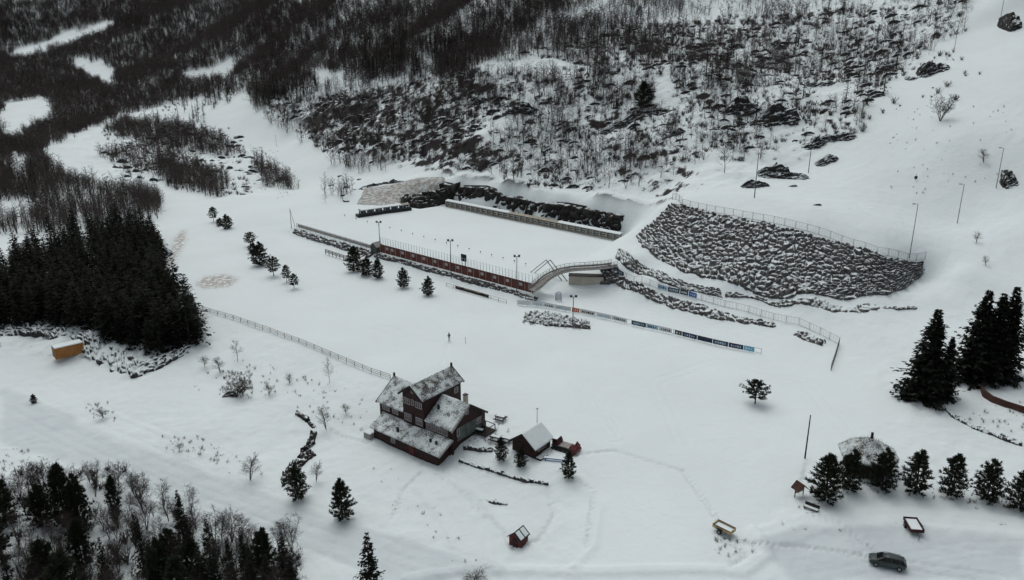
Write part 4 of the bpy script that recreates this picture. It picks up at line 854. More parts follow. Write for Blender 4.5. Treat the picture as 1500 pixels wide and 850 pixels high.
def build_house():
    # lower wing
    MB().prism([(0.0,-.6),(0.0,2.2),(2.48,3.35),(2.48,-.6)], -13.6, .2, 'x').build('lower_wing_wall', 'red_wood', house)
    roof_part('lower_roof', [(-13.9,-.65,2.2),(1.0,-.65,2.2),(1.0,2.46,3.66),(-13.9,2.46,3.66)], 'turf', house, seed=3)
    m = MB(); m.slab([(1.03,-.7,2.16),(1.03,2.5,3.68),(1.13,2.5,3.68),(1.13,-.7,2.16)], .28); m.build('bargeboard', 'trim', house)
    d = MB(); d.box((-5.2,-.05,.95), (1.0,.08,2.0)); dd = d.build('door', 'red_shed', house); MB().box((-4.85,-.12,.95),(.05,.06,.15)).build('handle','grey',dd)
    window(house, (-9.2,0,1.1), .8, .7, 'w', 2)
    for l in (-8.6,-2.1,-.9):
        MB().tube((l,.5 if l<-5 else 1.0,2.6),(l,.5 if l<-5 else 1.0,3.4),.22,.20,8).build('roof_vent','black',house)
    # main body
    MB().prism([(2.5,-.6),(2.5,5.25),(6.4,7.95),(10.2,5.3),(10.2,-.2)], -14.7, .45, 'x').build('main_wall', 'red_wood', house)
    def main_roof(l0, l1, seed):
        roof_part('roof', [(l0,2.2,5.16),(l1,2.2,5.16),(l1,6.4,8.1),(l0,6.4,8.1)], 'turf', house, seed=seed)
        roof_part('roof', [(l0,10.6,5.16),(l1,10.6,5.16),(l1,6.41,8.1),(l0,6.41,8.1)], 'turf', house, seed=seed+1)
    main_roof(-15.18, -9.15, 11); main_roof(-4.55, 1.05, 21)
    for s in (1.06, -15.32):
        m = MB(); m.slab([(s,2.12,5.08),(s+.1,2.12,5.08),(s+.1,6.4,8.1),(s,6.4,8.1)], .3); m.build('bargeboard', 'trim' if s > 0 else 'dark_wood', house)
        m = MB(); m.slab([(s,10.68,5.08),(s,6.4,8.1),(s+.1,6.4,8.1),(s+.1,10.68,5.08)], .3); m.build('bargeboard', 'dark_wood', house)
    # cross block, raised over the ridge
    MB().prism([(-9.05,3.0),(-9.05,8.65),(-6.87,10.35),(-4.65,8.65),(-4.65,3.0)], 2.25, 10.8, 'y').build('cross_block_wall', 'red_wood', house)
    for s in (-1, 1):
        roof_part('cross_roof', [(-6.87+s*2.6,1.75,8.62),(-6.87+s*2.6,11.15,8.62),(-6.87,11.15,10.5),(-6.87,1.75,10.5)], 'turf_bare' if s > 0 else 'turf', house, seed=31+s)
        m = MB(); m.slab([(-6.87+s*2.68,1.62,8.54),(-6.87+s*2.68,1.74,8.54),(-6.87,1.74,10.52),(-6.87,1.62,10.52)], .3); m.build('bargeboard', 'dark_wood', house)
        m = MB(); m.slab([(-6.87+s*2.68,11.16,8.54),(-6.87+s*2.68,11.28,8.54),(-6.87,11.28,10.52),(-6.87,11.16,10.52)], .3); m.build('bargeboard', 'dark_wood', house)
    for p in ((-15.2,6.4,8.1),(-6.87,11.1,10.5)):
        MB().tube(p,(p[0],p[1],p[2]+.55),.2,.16,8).build('ridge_finial','black',house)
    # windows of the long front
    for l in (-13.2,-11.1): window(house, (l,2.5,4.5), 1.5 if l < -12 else 1.2, .8, 'w', 3)
    for l, w, p in ((-8.1,1.3,3),(-6.85,.45,1),(-5.6,1.3,3)): window(house, (l,2.25,7.4 if p > 1 else 7.5), w, .95, 'w', p)
    window(house, (-6.87,2.25,9.3), .35, .45, 'w', 1)
    for l, w in ((-8.0,1.4),(-5.6,1.3)): window(house, (l,2.25,4.65), w, 1.15, 'w', 3)
    for l in (-3.9,-2.75,-1.6,-.45): window(house, (l,2.5,4.45), .85, 1.1, 'w', 2)
    m = MB(); m.box((-6.95,2.2,4.5),(.3,.1,2.0)); m.build('pilaster','dark_wood',house)
    # gable end toward the terrace
    MB().box((.51,6.9,3.6),(.1,5.6,2.2)).build('gable_boarding','greygreen',house)
    window(house, (.45,6.4,6.55), .5, .7, 'l', 1); window(house, (.56,9.0,4.1), .9, 1.0, 'l', 2); window(house, (.56,4.2,4.0), .5, 1.2, 'l', 1)
    d = MB(); d.box((.6,6.6,3.55),(.08,1.1,2.0)); dd = d.build('door','greygreen',house); MB().box((.67,6.2,3.5),(.05,.06,.15)).build('handle','grey',dd)
    window(house, (-4.62,9.6,7.5), .8, .9, 'l', 1)
    for w in (2.8, 10.1): MB().box((.75,w,2.6),(.22,.22,5.2)).build('corner_post','dark_wood',house)
    # chimney and vents
    c = MB().box((-.35,7.1,8.1),(.55,.55,1.6)).build('chimney','concrete',house); MB().box((-.35,7.1,8.95),(.66,.66,.1)).build('cap','black',c)
    MB().tube((-3.5,4.4,6.5),(-3.5,4.4,7.3),.22,.2,8).build('roof_vent','black',house)
    # balcony beside the gable
    m = MB(); m.box((1.6,9.2,2.45),(2.4,2.6,.16)); m.build('porch_deck','dark_wood',house)
    for q in ((2.7,8.0),(2.7,10.4),(.8,10.4)): MB().box((q[0],q[1],3.0),(.1,.1,1.0)).build('porch_post','dark_wood',house)
    MB().box((2.7,9.2,3.5),(.1,2.5,.08)).build('porch_rail','dark_wood',house); MB().box((1.7,10.4,3.5),(1.9,.1,.08)).build('porch_rail','dark_wood',house)
    # basement entrance at the lower corner
    m = MB(); m.slab([(.3,.4,.1),(2.1,1.6,-.1),(2.1,2.6,-.1),(.3,2.4,.1)], .15); m.build('ramp','dark_wood',house)
build_house()
def at_house(l, w, z=None):
    x = HO[0]+l*math.cos(HTH)-w*math.sin(HTH); y = HO[1]+l*math.sin(HTH)+w*math.cos(HTH)
    return np.array([x, y, h1(x, y) if z is None else z])
# white bin box at the far corner
p = G(541,641); t = thing('storage_box', 'pale boxy crate at the lower outer corner of the clubhouse', 'crate', p, HTH)
MB().box((0,0,.45),(1.5,1.0,.9)).build('body','ltgrey',t,bevel=.04); MB().box((0,0,.98),(1.6,1.1,.14)).build('snow_cap','snow',t,bevel=.05)

# ---------------------------------------------------------------- small cabin
CB = G(783.3, 672.6); CFL = at_z(750.5, 659.6, CB[2]); ax = CB-CFL; CW = float(np.hypot(ax[0], ax[1])); cth = math.atan2(ax[1], ax[0])
cabin = thing('small_cabin', 'small dark red cabin with snowy gable roof beside the red snow machine', 'cabin', CFL, cth)
def build_cabin():
    w, ln, he, hr = CW, 3.9, 2.0, 3.5
    MB().prism([(0,-.6),(0,he),(w/2,hr),(w,he),(w,-.6)], 0, ln, 'y').build('wall', 'red_wood', cabin)
    for s in (-1, 1): roof_part('roof', [(w/2+s*(w/2+.45),-.45,he-.30),(w/2+s*(w/2+.45),ln+.45,he-.30),(w/2,ln+.45,hr+.15),(w/2,-.45,hr+.15)], 'turf_snowy', cabin, .16, seed=50+s)
    for s in (-1, 1):
        m = MB(); m.slab([(w/2+s*(w/2+.5),-.55,he-.36),(w/2+s*(w/2+.5),-.46,he-.36),(w/2,-.46,hr+.17),(w/2,-.55,hr+.17)], .22); m.build('bargeboard','dark_wood',cabin)
    m = MB(); m.box((w+.05,ln*.45,1.25),(.08,2.0,.75)); f = m.build('window','white',cabin); MB().box((w+.1,ln*.45,1.25),(.05,1.8,.58)).build('pane','glass',f)
    m = MB(); m.box((w+.6,ln*.4,.15),(1.1,3.2,.18)); m.build('porch_deck','dark_wood',cabin)
    MB().box((w+.62,ln*.4,.29),(.95,3.0,.10)).build('snow_cover','snow',cabin,bevel=.03)
    MB().box((w+1.1,ln*.4,.6),(.06,3.0,.08)).build('porch_rail','ltgrey',cabin)
    d = MB(); d.box((w*.35,-.05,.9),(.9,.08,1.9)); dd = d.build('door','dark_wood',cabin); MB().box((w*.35+.3,-.11,.9),(.05,.05,.14)).build('handle','grey',dd)
build_cabin()
p = G(787,640); p[1] += 1.5; p[2] = h1(p[0], p[1]); t = thing('flagpole', 'thin pale flagpole rising behind the small cabin', 'flagpole', p)
MB().tube((0,0,0),(0,0,height_for(p,599)),.07,.04,6).build('pole','ltgrey',t); MB().box((0,0,height_for(p,599)),(.35,.12,.12)).build('top_cap','grey',t)

# red snow machine
p = G(826,658); a = G(806,651); b = G(845,663); t = thing('snow_machine', 'red and grey tracked snow machine with a red blower beside the small cabin', 'snow machine', p, math.atan2(b[1]-a[1], b[0]-a[0]))
def build_machine():
    for s in (-1,1):
        m = MB(); ring = [(-1.9,.15),(-1.6,0),(1.5,0),(1.9,.3),(1.7,.62),(-1.7,.62),(-2.0,.4)]; m.prism(ring, s*.95-.28, s*.95+.28, 'y'); tr = m.build('track','tyre',t)
        for k in range(4): MB().tube((-1.3+.85*k,s*1.24,.3),(-1.3+.85*k,s*1.28,.3),.22,.22,10).build('wheel','dgrey',tr)
    MB().box((-.1,0,.75),(3.9,1.9,.3)).build('chassis','dgrey',t,bevel=.05)
    MB().box((.35,0,.98),(2.2,1.8,.16)).build('flat_bed','ltgrey',t,bevel=.03)
    c = MB().prism([(-1.9,.9),(-1.9,2.0),(-1.0,2.1),(-.72,1.55),(-.6,.9)], -.85, .85, 'y').build('cab','maroon',t)
    MB().box((-1.4,-.87,1.6),(.8,.05,.6)).build('side_window','carglass',c); MB().box((-1.4,.87,1.6),(.8,.05,.6)).build('side_window','carglass',c)
    MB().box((-.80,0,1.62),(.06,1.4,.5),ry=.5).build('windscreen','carglass',c); MB().box((-1.45,0,2.10),(.9,1.5,.1)).build('snow_cover','snow',c)
    bl = MB().prism([(1.75,.1),(1.75,1.15),(2.1,1.45),(2.6,1.1),(2.6,.05)], -1.25, 1.25, 'y').build('blower_housing','red',t)
    MB().tube((2.2,.2,1.25),(2.35,.55,2.0),.2,.15,8).build('chute','red',bl); MB().tube((2.62,-1.1,.5),(2.62,1.1,.5),.3,.3,10).build('auger','red',bl)
    MB().box((1.5,0,1.0),(.4,1.2,.5)).build('engine_cover','red',t,bevel=.05)
build_machine(); t.scale = (.85,.85,.8)
# blue bench
p = G(812,676); t = thing('blue_bench', 'long snow topped blue bench beside the slim pine', 'bench', p, math.radians(-12))
MB().box((0,0,.45),(3.2,.45,.09)).build('seat','blue',t); MB().box((0,0,.54),(3.0,.4,.10)).build('snow_cap','snow',t,bevel=.03)
for s in (-1.3,1.3): MB().box((s,0,.2),(.09,.4,.42)).build('leg','navy',t)
# outdoor tables on the terrace
for u, v, lab in [(701,635,'dark picnic table nearest the clubhouse gable'),(726,646,'dark snow topped picnic table midway to the small cabin'),(742,648,'picnic table tucked beside the small cabin eave'),(733,616,'small bench table by the terrace path end')]:
    p = G(u, v); t = thing('picnic_table', lab, 'table', p, HTH+.2, 'picnic tables on the terrace')
    MB().box((0,0,.74),(1.8,.8,.07)).build('table_top','dark_wood',t); MB().box((0,0,.81),(1.5,.55,.08)).build('snow_cap','snow',t)
    for s in (-.75,.75):
        MB().box((0,s,.42),(1.8,.28,.06)).build('bench_seat','dark_wood',t); MB().box((s*.9,0,.36),(.09,1.5,.09)).build('brace','dark_wood',t)
        for q in (-.35,.35): MB().box((s*.9,q,.37),(.09,.09,.72)).build('leg','dark_wood',t)
# tiny red shed
p = G(754,800); t = thing('tiny_shed', 'tiny red shed with a snow striped gable roof alone in the snow', 'shed', p, math.radians(-36))
def build_shed():
    w, l, he, hr = 1.75, 1.7, 1.25, 1.95
    MB().prism([(-w/2,-.3),(-w/2,he),(0,hr),(w/2,he),(w/2,-.3)], 0, l, 'y').build('wall','red_shed',t)
    for s in (-1,1):
        m = MB(); m.slab([(s*(w/2+.2),-.2,he-.14),(s*(w/2+.2),l+.2,he-.14),(0,l+.2,hr+.1),(0,-.2,hr+.1)], .08); rf = m.build('roof','dark_wood',t)
        for k in range(2):
            m = MB(); a = .1+k*.95; f = lambda q, z: (s*(w/2+.2)*(1-q), z, he-.14+(hr-he+.24)*q+.06)
            m.slab([f(.08,a-.1),f(.08,a+.65),f(.9,a+.65),f(.9,a-.1)], .06); m.build('snow_cover','snow',rf)
    d = MB().box((.05,-.03,.6),(.7,.06,1.1)).build('door','red_wood',t); MB().box((.3,-.07,.6),(.04,.04,.12)).build('handle','grey',d)
build_shed()

# ---------------------------------------------------------------- round turf hut, sign roof and play bench
p = G(1268,684); hut = thing('round_hut', 'many sided dark hut with a snowy conical turf roof behind the pines', 'hut', p, .2)
def build_hut():
    R = 3.6; n = 8
    def ringp(r, z, k0=0): return [(r*math.cos(2*math.pi*(k+k0)/n), r*math.sin(2*math.pi*(k+k0)/n), z) for k in range(n)]
    MB().loft([ringp(R-.5,-.5), ringp(R-.5,2.75)]).build('wall','red_wood',hut)
    ns, nr = 64, 22; th = np.linspace(0, 2*math.pi, ns, endpoint=False)[:,None]; r = np.linspace(.02, 1, nr)[None,:]
    oct_ = np.cos(math.pi/n)/np.cos((th % (2*math.pi/n))-math.pi/n); rr = r*(R+.45)*oct_
    X = rr*np.cos(th); Y = rr*np.sin(th); Z = 4.7-(r**1.05)*2.2+(fbm(X*1.2+5, Y*1.2, 5)-.5)*.3+0*th
    V = np.stack([X, Y, Z], -1).reshape(-1,3); V2 = np.stack([X, Y, Z-.25], -1).reshape(-1,3); I = np.arange(ns*nr).reshape(ns,nr); J = np.roll(I,-1,0); o_ = ns*nr
    F = np.concatenate([np.stack([I[:,:-1],I[:,1:],J[:,1:],J[:,:-1]],-1).reshape(-1,4), np.stack([I[:,:-1],J[:,:-1],J[:,1:],I[:,1:]],-1).reshape(-1,4)+o_, np.stack([I[:,-1],I[:,-1]+o_,J[:,-1]+o_,J[:,-1]],-1)])
    rf = mesh_np('turf_roof', V, F if False else F % (2*o_), turf_roof('twiggy_turf', .725, .85), hut) if False else mesh_np('turf_roof', np.concatenate([V, V2]), F, turf_roof('twiggy_turf', .725, .85), hut)
    MB().tube((.25,0,4.5),(.25,0,5.4),.2,.18,8).build('chimney','black',rf)
    g = np.random.default_rng(3); tb = TB()
    for k in range(260):
        a = g.uniform(0,6.28); q = g.uniform(.2,1); rr = q*R; b = np.array([rr*math.cos(a), rr*math.sin(a), 4.65-q**1.05*2.2]); e = rv(g)*.5+np.array([0,0,.7]); tb.blade(b, b+e*g.uniform(.3,.9), .05, rv(g))
    v, f = tb.arr(); mesh_np('dry_foliage', v, f, 'twig', rf)
    MB().box((-1.6,-2.78,1.0),(.95,.1,1.9),rz=-.5).build('door','dark_wood',hut)
    for k in range(4): a = -2.6+k*.75; MB().tube((R*math.cos(a),R*math.sin(a),-.2),(R*math.cos(a),R*math.sin(a),2.0),.1,.1,6).build('post','dark_wood',hut)
build_hut()
p = G(1170,727); t = thing('sign_shelter', 'little rust red gabled roof on two posts beside the broad pine', 'shelter', p, .45)
for s in (-1,1):
    m = MB(); m.slab([(s*.95,-.7,1.25),(s*.95,.7,1.25),(0,.7,2.15),(0,-.7,2.15)], .09); m.build('roof','brown_wall' if s < 0 else 'red_shed',t); MB().tube((s*.75,0,-.1),(s*.75,0,1.4),.07,.07,6).build('post','dark_wood',t)
MB().box((0,0,.95),(1.3,.06,.6)).build('board','ltgrey',t)
p = G(1188,749); t = thing('garden_bench', 'snow covered dark bench set with a back beside the sign roof', 'bench', p, -.7)
MB().box((0,0,.45),(1.9,.5,.07)).build('seat','dark_wood',t); MB().box((0,0,.53),(1.8,.45,.12)).build('snow_cap','snow',t,bevel=.04); MB().box((0,.28,.8),(1.9,.07,.45)).build('backrest','dark_wood',t)
for s in (-.8,.8):
    MB().box((s,-.18,.2),(.09,.09,.5)).build('leg','dark_wood',t); MB().box((s,.25,.2),(.09,.09,.5)).build('leg','dark_wood',t)

# brown curved wall
def build_curved_wall():
    pts = [G(u, v) for u, v in [(1444,563),(1437,571),(1440,580),(1452,589),(1472,597),(1500,606),(1530,614)]]
    P, L = resample(pts, 40); m = MB(); d = np.gradient(P, axis=0); d /= np.linalg.norm(d, axis=1, keepdims=True); nn = np.stack([-d[:,1], d[:,0]], -1)
    zz = H(P[:,0], P[:,1]); rings = []
    for k in range(40):
        hh = .75+.35*min(1, k/15)
        a, b = P[k]-nn[k]*.15, P[k]+nn[k]*.15; rings.append([(a[0],a[1],zz[k]-.3),(b[0],b[1],zz[k]-.3),(b[0],b[1],zz[k]+hh),(a[0],a[1],zz[k]+hh)])
    m.loft(rings); o = m.build('curved_wall', 'brown_wall'); tag(o, 'low rust brown curved retaining wall beside the great spruces', 'wall', None, 'thing')
build_curved_wall()

# ---------------------------------------------------------------- vehicles
def wheel(parent, x, y, r, w):
    tmb = MB(); tmb.tube((x,y-w/2,r),(x,y+w/2,r),r,r,18); o = tmb.build('wheel','tyre',parent); s = 1 if y > 0 else -1
    MB().tube((x,y+s*(w/2-.02),r),(x,y+s*(w/2+.015),r),r*.62,r*.58,14).build('rim','grey',o)
A_, B_ = at_z(1273,818,-1.4), at_z(1326,829,-1.4); p = G(1299,828); p[2] = max(p[2], h1(p[0], p[1]))
car = thing('parked_car', 'dark grey green estate car parked on the packed snow', 'car', p, math.atan2(B_[1]-A_[1], B_[0]-A_[0]))
def build_car():
    # x forward (toward the photo's right = rear?), stations: x, half width, sill z, belt z
    st = [(-2.2,.55,.42,.72),(-2.05,.78,.28,.86),(-1.5,.88,.22,.95),(-.6,.91,.2,.98),(.6,.91,.2,1.0),(1.6,.89,.22,1.0),(2.05,.80,.30,.95),(2.2,.6,.45,.85)]
    rings = []
    for x, w, z0, z1 in st: rings.append([(x,-w*.9,z0),(x,w*.9,z0),(x,w,z0+.18),(x,w,z1-.2),(x,w*.9,z1-.02),(x,w*.5,z1+.03),(x,-w*.5,z1+.03),(x,-w*.9,z1-.02),(x,-w,z1-.2),(x,-w,z0+.18)])
    body = MB().loft(rings).build('body','car',car,smooth=True,bevel=0)
    rings = []
    for x, w0, z in [(-1.35,.80,.96),(-.55,.66,1.44),(.2,.64,1.50),(1.2,.62,1.46),(1.75,.60,1.36),(2.1,.70,.98)]:
        zb = .94; rings.append([(x,-.83 if z > 1.0 else -w0,zb),(x,.83 if z > 1.0 else w0,zb),(x,w0,z-.06),(x,w0*.6,z),(x,-w0*.6,z),(x,-w0,z-.06)])
    MB().loft(rings).build('cabin_glass','carglass',car,smooth=False)
    rings = []
    for x, w, z in [(-.62,.66,1.445),(.2,.665,1.515),(1.2,.645,1.475),(1.78,.62,1.37)]: rings.append([(x,-w,z-.07),(x,-w*.6,z+.015),(x,w*.6,z+.015),(x,w,z-.07),(x,w*.6,z-.02),(x,-w*.6,z-.02)])
    MB().loft(rings).build('roof','car',car,smooth=True)
    for s in (-1,1):
        for x0, z0, x1, z1 in [(-1.3,.98,-.55,1.42),(.35,.98,.3,1.46),(1.45,.98,1.3,1.42),(2.05,.98,1.78,1.34)]:
            MB().tube((x0,s*.84,z0),(x1,s*.665,z1),.045,.04,5).build('pillar','car',car)
        MB().tube((-.5,s*.68,1.49),(1.6,s*.65,1.46),.025,.025,5).build('roof_rail','black',car)
        MB().box((-.85,s*.98,1.02),(.16,.2,.13)).build('mirror','car',car,bevel=.03)
        MB().box((-2.12,s*.58,.72),(.14,.3,.14),rz=s*.35).build('headlight','white',car,bevel=.02)
        MB().box((2.13,s*.6,.85),(.12,.24,.2),rz=-s*.35).build('tail_light','red',car,bevel=.02)
        for x in (-1.38,1.38): wheel(car, x, s*.82, .34, .22)
        for x in (-.15,1.0): MB().box((x,s*.915,.85),(.18,.02,.03)).build('door_handle','black',car)
    MB().box((-2.2,0,.5),(.04,.8,.16)).build('grille','black',car); MB().box((2.23,0,.62),(.03,.5,.12)).build('number_plate','white',car)
build_car(); car.scale = (.92,.92,.92)
def trailer(u, v, label, L, Wd, rz, side_mat, front_mat, hgt=.42, name='trailer', draw=1, rail='black', drawbar=True):
    p = G(u, v); t = thing(name, label, 'trailer', p, rz)
    MB().box((0,0,.55),(L,Wd,.1)).build('bed','dgrey',t)
    MB().box((0,0,.68),(L-.12,Wd-.12,.16)).build('snow_load','snow',t,bevel=.04)
    for s in (-1,1):
        sb = MB().box((0,s*Wd/2,.55+hgt/2),(L,.06,hgt)).build('side_board',side_mat,t); MB().box((0,s*Wd/2,.56+hgt),(L+.04,.08,.05)).build('top_rail',rail,sb)
        wheel(t, -.2*draw, s*(Wd/2+.14), .32, .2); MB().box((-.2*draw,s*(Wd/2+.14),.70),(.85,.24,.05)).build('mudguard','black',t)
    for s in (-1,1): MB().box((s*L/2,0,.55+hgt/2),(.06,Wd+.06,hgt)).build('end_board',front_mat,t)
    if drawbar:
        m = MB(); m.tube((draw*(L/2),.0,.5),(draw*(L/2+1.0),0,.45),.06,.05,6); d = m.build('drawbar','dgrey',t); MB().tube((draw*(L/2+.8),0,.0),(draw*(L/2+.8),0,.5),.05,.05,6).build('jockey_wheel','grey',d)
    return t
a, b = at_z(1046,768,-1), at_z(1074,782,-1)
trailer(1060,780,'small tan trailer with dark rails filled with snow', 2.5, 1.25, math.atan2(b[1]-a[1], b[0]-a[0]), 'yellow_wood', 'yellow_wood', .42, drawbar=False)
a, b = at_z(1326,762,-.8), at_z(1338,783,-.8)
trailer(1337,776,'maroon flat trailer with its drawbar down beside the pine row', 2.7, 1.6, math.atan2(b[1]-a[1], b[0]-a[0]), 'maroon', 'maroon', .4)

# orange container
A_, B_ = at_z(84,534,-3.4), at_z(125,524,-3.4); C_ = (A_+B_)/2; C_[2] = max(h1(q[0], q[1]) for q in (A_, B_, C_))-.05
cont = thing('shipping_container', 'orange steel container with snow on its roof by the dark rock bank', 'container', C_, math.atan2(B_[1]-A_[1], B_[0]-A_[0]))
def build_container():
    L = 5.0; W2, Hh = 2.2, 2.2
    zig = []; n = 40
    for k in range(n+1): zig.append((-L/2+L*k/n, -(0 if k % 4 in (0,1) else .06)))
    poly = [(x, y) for x, y in zig]+[(L/2, W2),(-L/2, W2)]
    MB().prism(poly, .1, Hh, 'z').build('body','orange',cont)
    m = MB(); m.box((0,W2/2,Hh+.10),(L,W2,.2)); m.build('snow_cap','snow',cont,bevel=.06)
    for x in (-L/2+.04,L/2-.04):
        for y in (-.04,W2): MB().box((x,y,Hh/2+.05),(.16,.16,Hh)).build('corner_post','orange',cont)
    for s in (0,1):
        d = MB().box((-L/2-.05,W2*.25+s*W2*.5,Hh/2+.05),(.08,W2*.46,Hh*.9)).build('door','orange',cont); MB().tube((-L/2-.12,W2*.25+s*W2*.5,.3),(-L/2-.12,W2*.25+s*W2*.5,2.3),.03,.03,6).build('lock_rod','grey',d)
build_container()

# ---------------------------------------------------------------- fences
def fence(name, pts, label, cat, post_h, spacing, rails, mat_post, mat_rail, pr=.05, rr=.03, mesh_mat=None, mesh_h=None, fine=0, z_off=0.0, taper=None):
    P, L = resample(pts, max(3, int(round(sum(np.hypot(*(np.array(b)[:2]-np.array(a)[:2])) for a, b in zip(pts[:-1], pts[1:]))/spacing))+1))
    Z = (np.interp(np.linspace(0,1,len(P)), np.linspace(0,1,len(pts)), [q[2] for q in pts]) if z_off is None else H(P[:,0], P[:,1])+z_off)
    o = P[0]; t = thing(name, label, cat, (o[0], o[1], Z[0]))
    pm = MB().tube((0,0,-.2),(0,0,post_h),pr,pr,5).build('post', mat_post, t)
    for k in range(len(P)):
        c = pm if k == 0 else pm.copy()
        if k: COL.objects.link(c); c.parent = t
        c.location = (P[k,0]-o[0], P[k,1]-o[1], Z[k]-Z[0])
    for rh in rails:
        MB().path([(P[k,0]-o[0], P[k,1]-o[1], Z[k]-Z[0]+rh) for k in range(len(P))], rr, 4).build('rail', mat_rail, t)
    if fine:   # wire net: thin uprights between the posts, one piece of netting
        m = MB()
        for k in range(len(P)-1):
            for q in range(fine):
                f = (q+.5)/fine; x = P[k]*(1-f)+P[k+1]*f; z = Z[k]*(1-f)+Z[k+1]*f
                m.tube((x[0]-o[0], x[1]-o[1], z-Z[0]), (x[0]-o[0], x[1]-o[1], z-Z[0]+post_h*.97), .013, .013, 3, cap=False)
        for q in range(1, 5):
            m.path([(P[k,0]-o[0], P[k,1]-o[1], Z[k]-Z[0]+post_h*.97*q/5) for k in range(len(P))], .012, 3)
        m.build('wire_netting', mesh_mat or mat_rail, t)
    return t, P, Z
fence('rail_fence', [G(u,v) for u,v in [(276,449),(300,456),(345,469),(400,488),(450,507),(500,528),(545,547),(572,556)]], 'long pale wooden rail fence running from the spruce wood to the clubhouse', 'fence', 1.0, 2.4, (.95,.62,.3), 'ltgrey', 'ltgrey', .06, .055)
fence('wire_fence', [G(u,v) for u,v in [(985,293),(1000,302),(1040,311),(1090,320),(1160,334),(1210,347),(1250,362),(1290,376),(1325,382),(1355,380)]], 'grey wire fence along the top of the big boulder wall', 'fence', 1.75, 2.6, (1.7,.1), 'grey', 'grey', .05, .035, fine=5, mesh_mat='grey')
tf, TP_, TZ_ = fence('terrace_fence', [G(u,v) for u,v in [(890,395),(915,407),(950,418),(1000,433),(1050,447),(1100,459),(1170,476),(1205,492),(1229,505)]], 'grey wire fence with a few banners along the terrace above the rocky bank', 'fence', 1.5, 2.6, (1.45,.1), 'grey', 'grey', .045, .03, fine=4, mesh_mat='grey')
def banner_on(t, P, Z, a, b, z0, z1, mat, name='banner', marks=None, side=-1):
    """a banner between fractions a, b of the fence line P, on its near side"""
    s = np.linspace(0, 1, len(P)); q = np.linspace(a, b, 6); X = np.interp(q, s, P[:,0]); Y = np.interp(q, s, P[:,1]); ZZ = np.interp(q, s, Z)
    o = np.array(t.location); d = np.array([X[-1]-X[0], Y[-1]-Y[0]]); d /= np.linalg.norm(d); nn = np.array([d[1], -d[0]]); nn = nn if nn[1] < 0 else -nn
    def pt(k, off, z): return (X[k]+nn[0]*off-o[0], Y[k]+nn[1]*off-o[1], ZZ[k]+z-o[2])
    m = MB(); m.loft([[pt(k,.08,z0), pt(k,.11,z0), pt(k,.11,z1), pt(k,.08,z1)] for k in range(6)]); o_ = m.build(name, mat, t)
    if marks:
        g = random.Random(int(a*1e4)); Lm = math.hypot(X[-1]-X[0], Y[-1]-Y[0]); n = max(2, int(Lm/.55))
        mm = MB(); f0 = .12
        for k in range(n):
            f = f0+(1-2*f0)*(k+.5)/n; w = Lm*(1-2*f0)/n*g.uniform(.35,.75); hh = (z1-z0)*g.uniform(.3,.55); cx = X[0]+(X[-1]-X[0])*f+nn[0]*.125-o[0]; cy = Y[0]+(Y[-1]-Y[0])*f+nn[1]*.125-o[1]; cz = np.interp(f, [0,1], [ZZ[0],ZZ[-1]])+(z0+z1)/2-o[2]
            mm.box((cx,cy,cz),(w,.02,hh),rz=math.atan2(d[1],d[0]))
        mm.build('lettering', marks, o_)
    return o_
for a, b, m, k in [(.0,.08,'slate','paleblue'),(.265,.31,'paleblue','slate'),(.312,.365,'slate','paleblue'),(.367,.40,'navy','whiteb'),(.402,.435,'blue','paleblue')]: banner_on(tf, TP_, TZ_, a, b, .25, 1.3, m, marks=k)
fence('wire_fence', [G(u,v) for u,v in [(1229,505),(1224,522),(1217,543)]], 'short end run of wire fence dropping from the terrace corner', 'fence', 1.4, 2.4, (1.35,.1), 'dgrey', 'dgrey', .05, .05, fine=4, mesh_mat='dgrey')
bf, BP_, BZ_ = fence('banner_fence', [G(u,v) for u,v in [(758,447),(790,449),(840,458),(900,470),(950,482),(1010,496),(1060,508),(1115,519)]], 'low fence hung with white, orange and blue banners across the field', 'fence', 1.15, 2.2, (1.1,.2), 'grey', 'grey', .04, .03)
for a, b, m, k in [(.0,.06,'whiteb',None),(.062,.11,'whiteb','paleblue'),(.112,.16,'whiteb','slate'),(.162,.232,'whiteb','paleblue'),(.236,.268,'orange2','whiteb'),(.27,.335,'whiteb','maroon'),(.338,.40,'whiteb','paleblue'),(.402,.47,'whiteb','slate'),
                   (.49,.553,'slate','paleblue'),(.555,.605,'paleblue','slate'),(.607,.66,'whiteb','slate'),(.672,.70,'black','whiteb'),(.702,.76,'navy','paleblue'),(.762,.82,'navy','slate'),(.822,.88,'slate','paleblue'),(.882,.935,'navy','paleblue'),(.937,.975,'cyan','whiteb')]: banner_on(bf, BP_, BZ_, a, b, .2, 1.1, m, marks=k)
lf, LP_, LZ_ = fence('board_fence', [G(u,v) for u,v in [(654,420),(690,430),(742,445)]], 'low fence with weathered boards in front of the red range wall', 'fence', .9, 2.2, (.85,.3), 'ltgrey', 'ltgrey', .05, .04)
banner_on(lf, LP_, LZ_, .16, .72, .15, .95, 'dark_wood', 'boarding'); banner_on(lf, LP_, LZ_, .18, .70, .7, .92, 'tan', 'top_board')
ef, EP_, EZ_ = fence('bank_fence', [_EA-_wf*.2, _EB-_wf*.2], 'grey boarded fence along the bank leading to the red wall', 'fence', 1.2, 2.4, (1.15,.6,.2), 'ltgrey', 'ltgrey', .06, .05, z_off=None)
banner_on(ef, EP_, EZ_, .02, .98, .15, 1.05, 'ltgrey', 'boarding')
MB().prism([(-1.2,0),(-1.2,1.6),(0,2.5),(1.2,1.6),(1.2,0)], -1, 1, 'y').build('x','ltgrey') if False else None
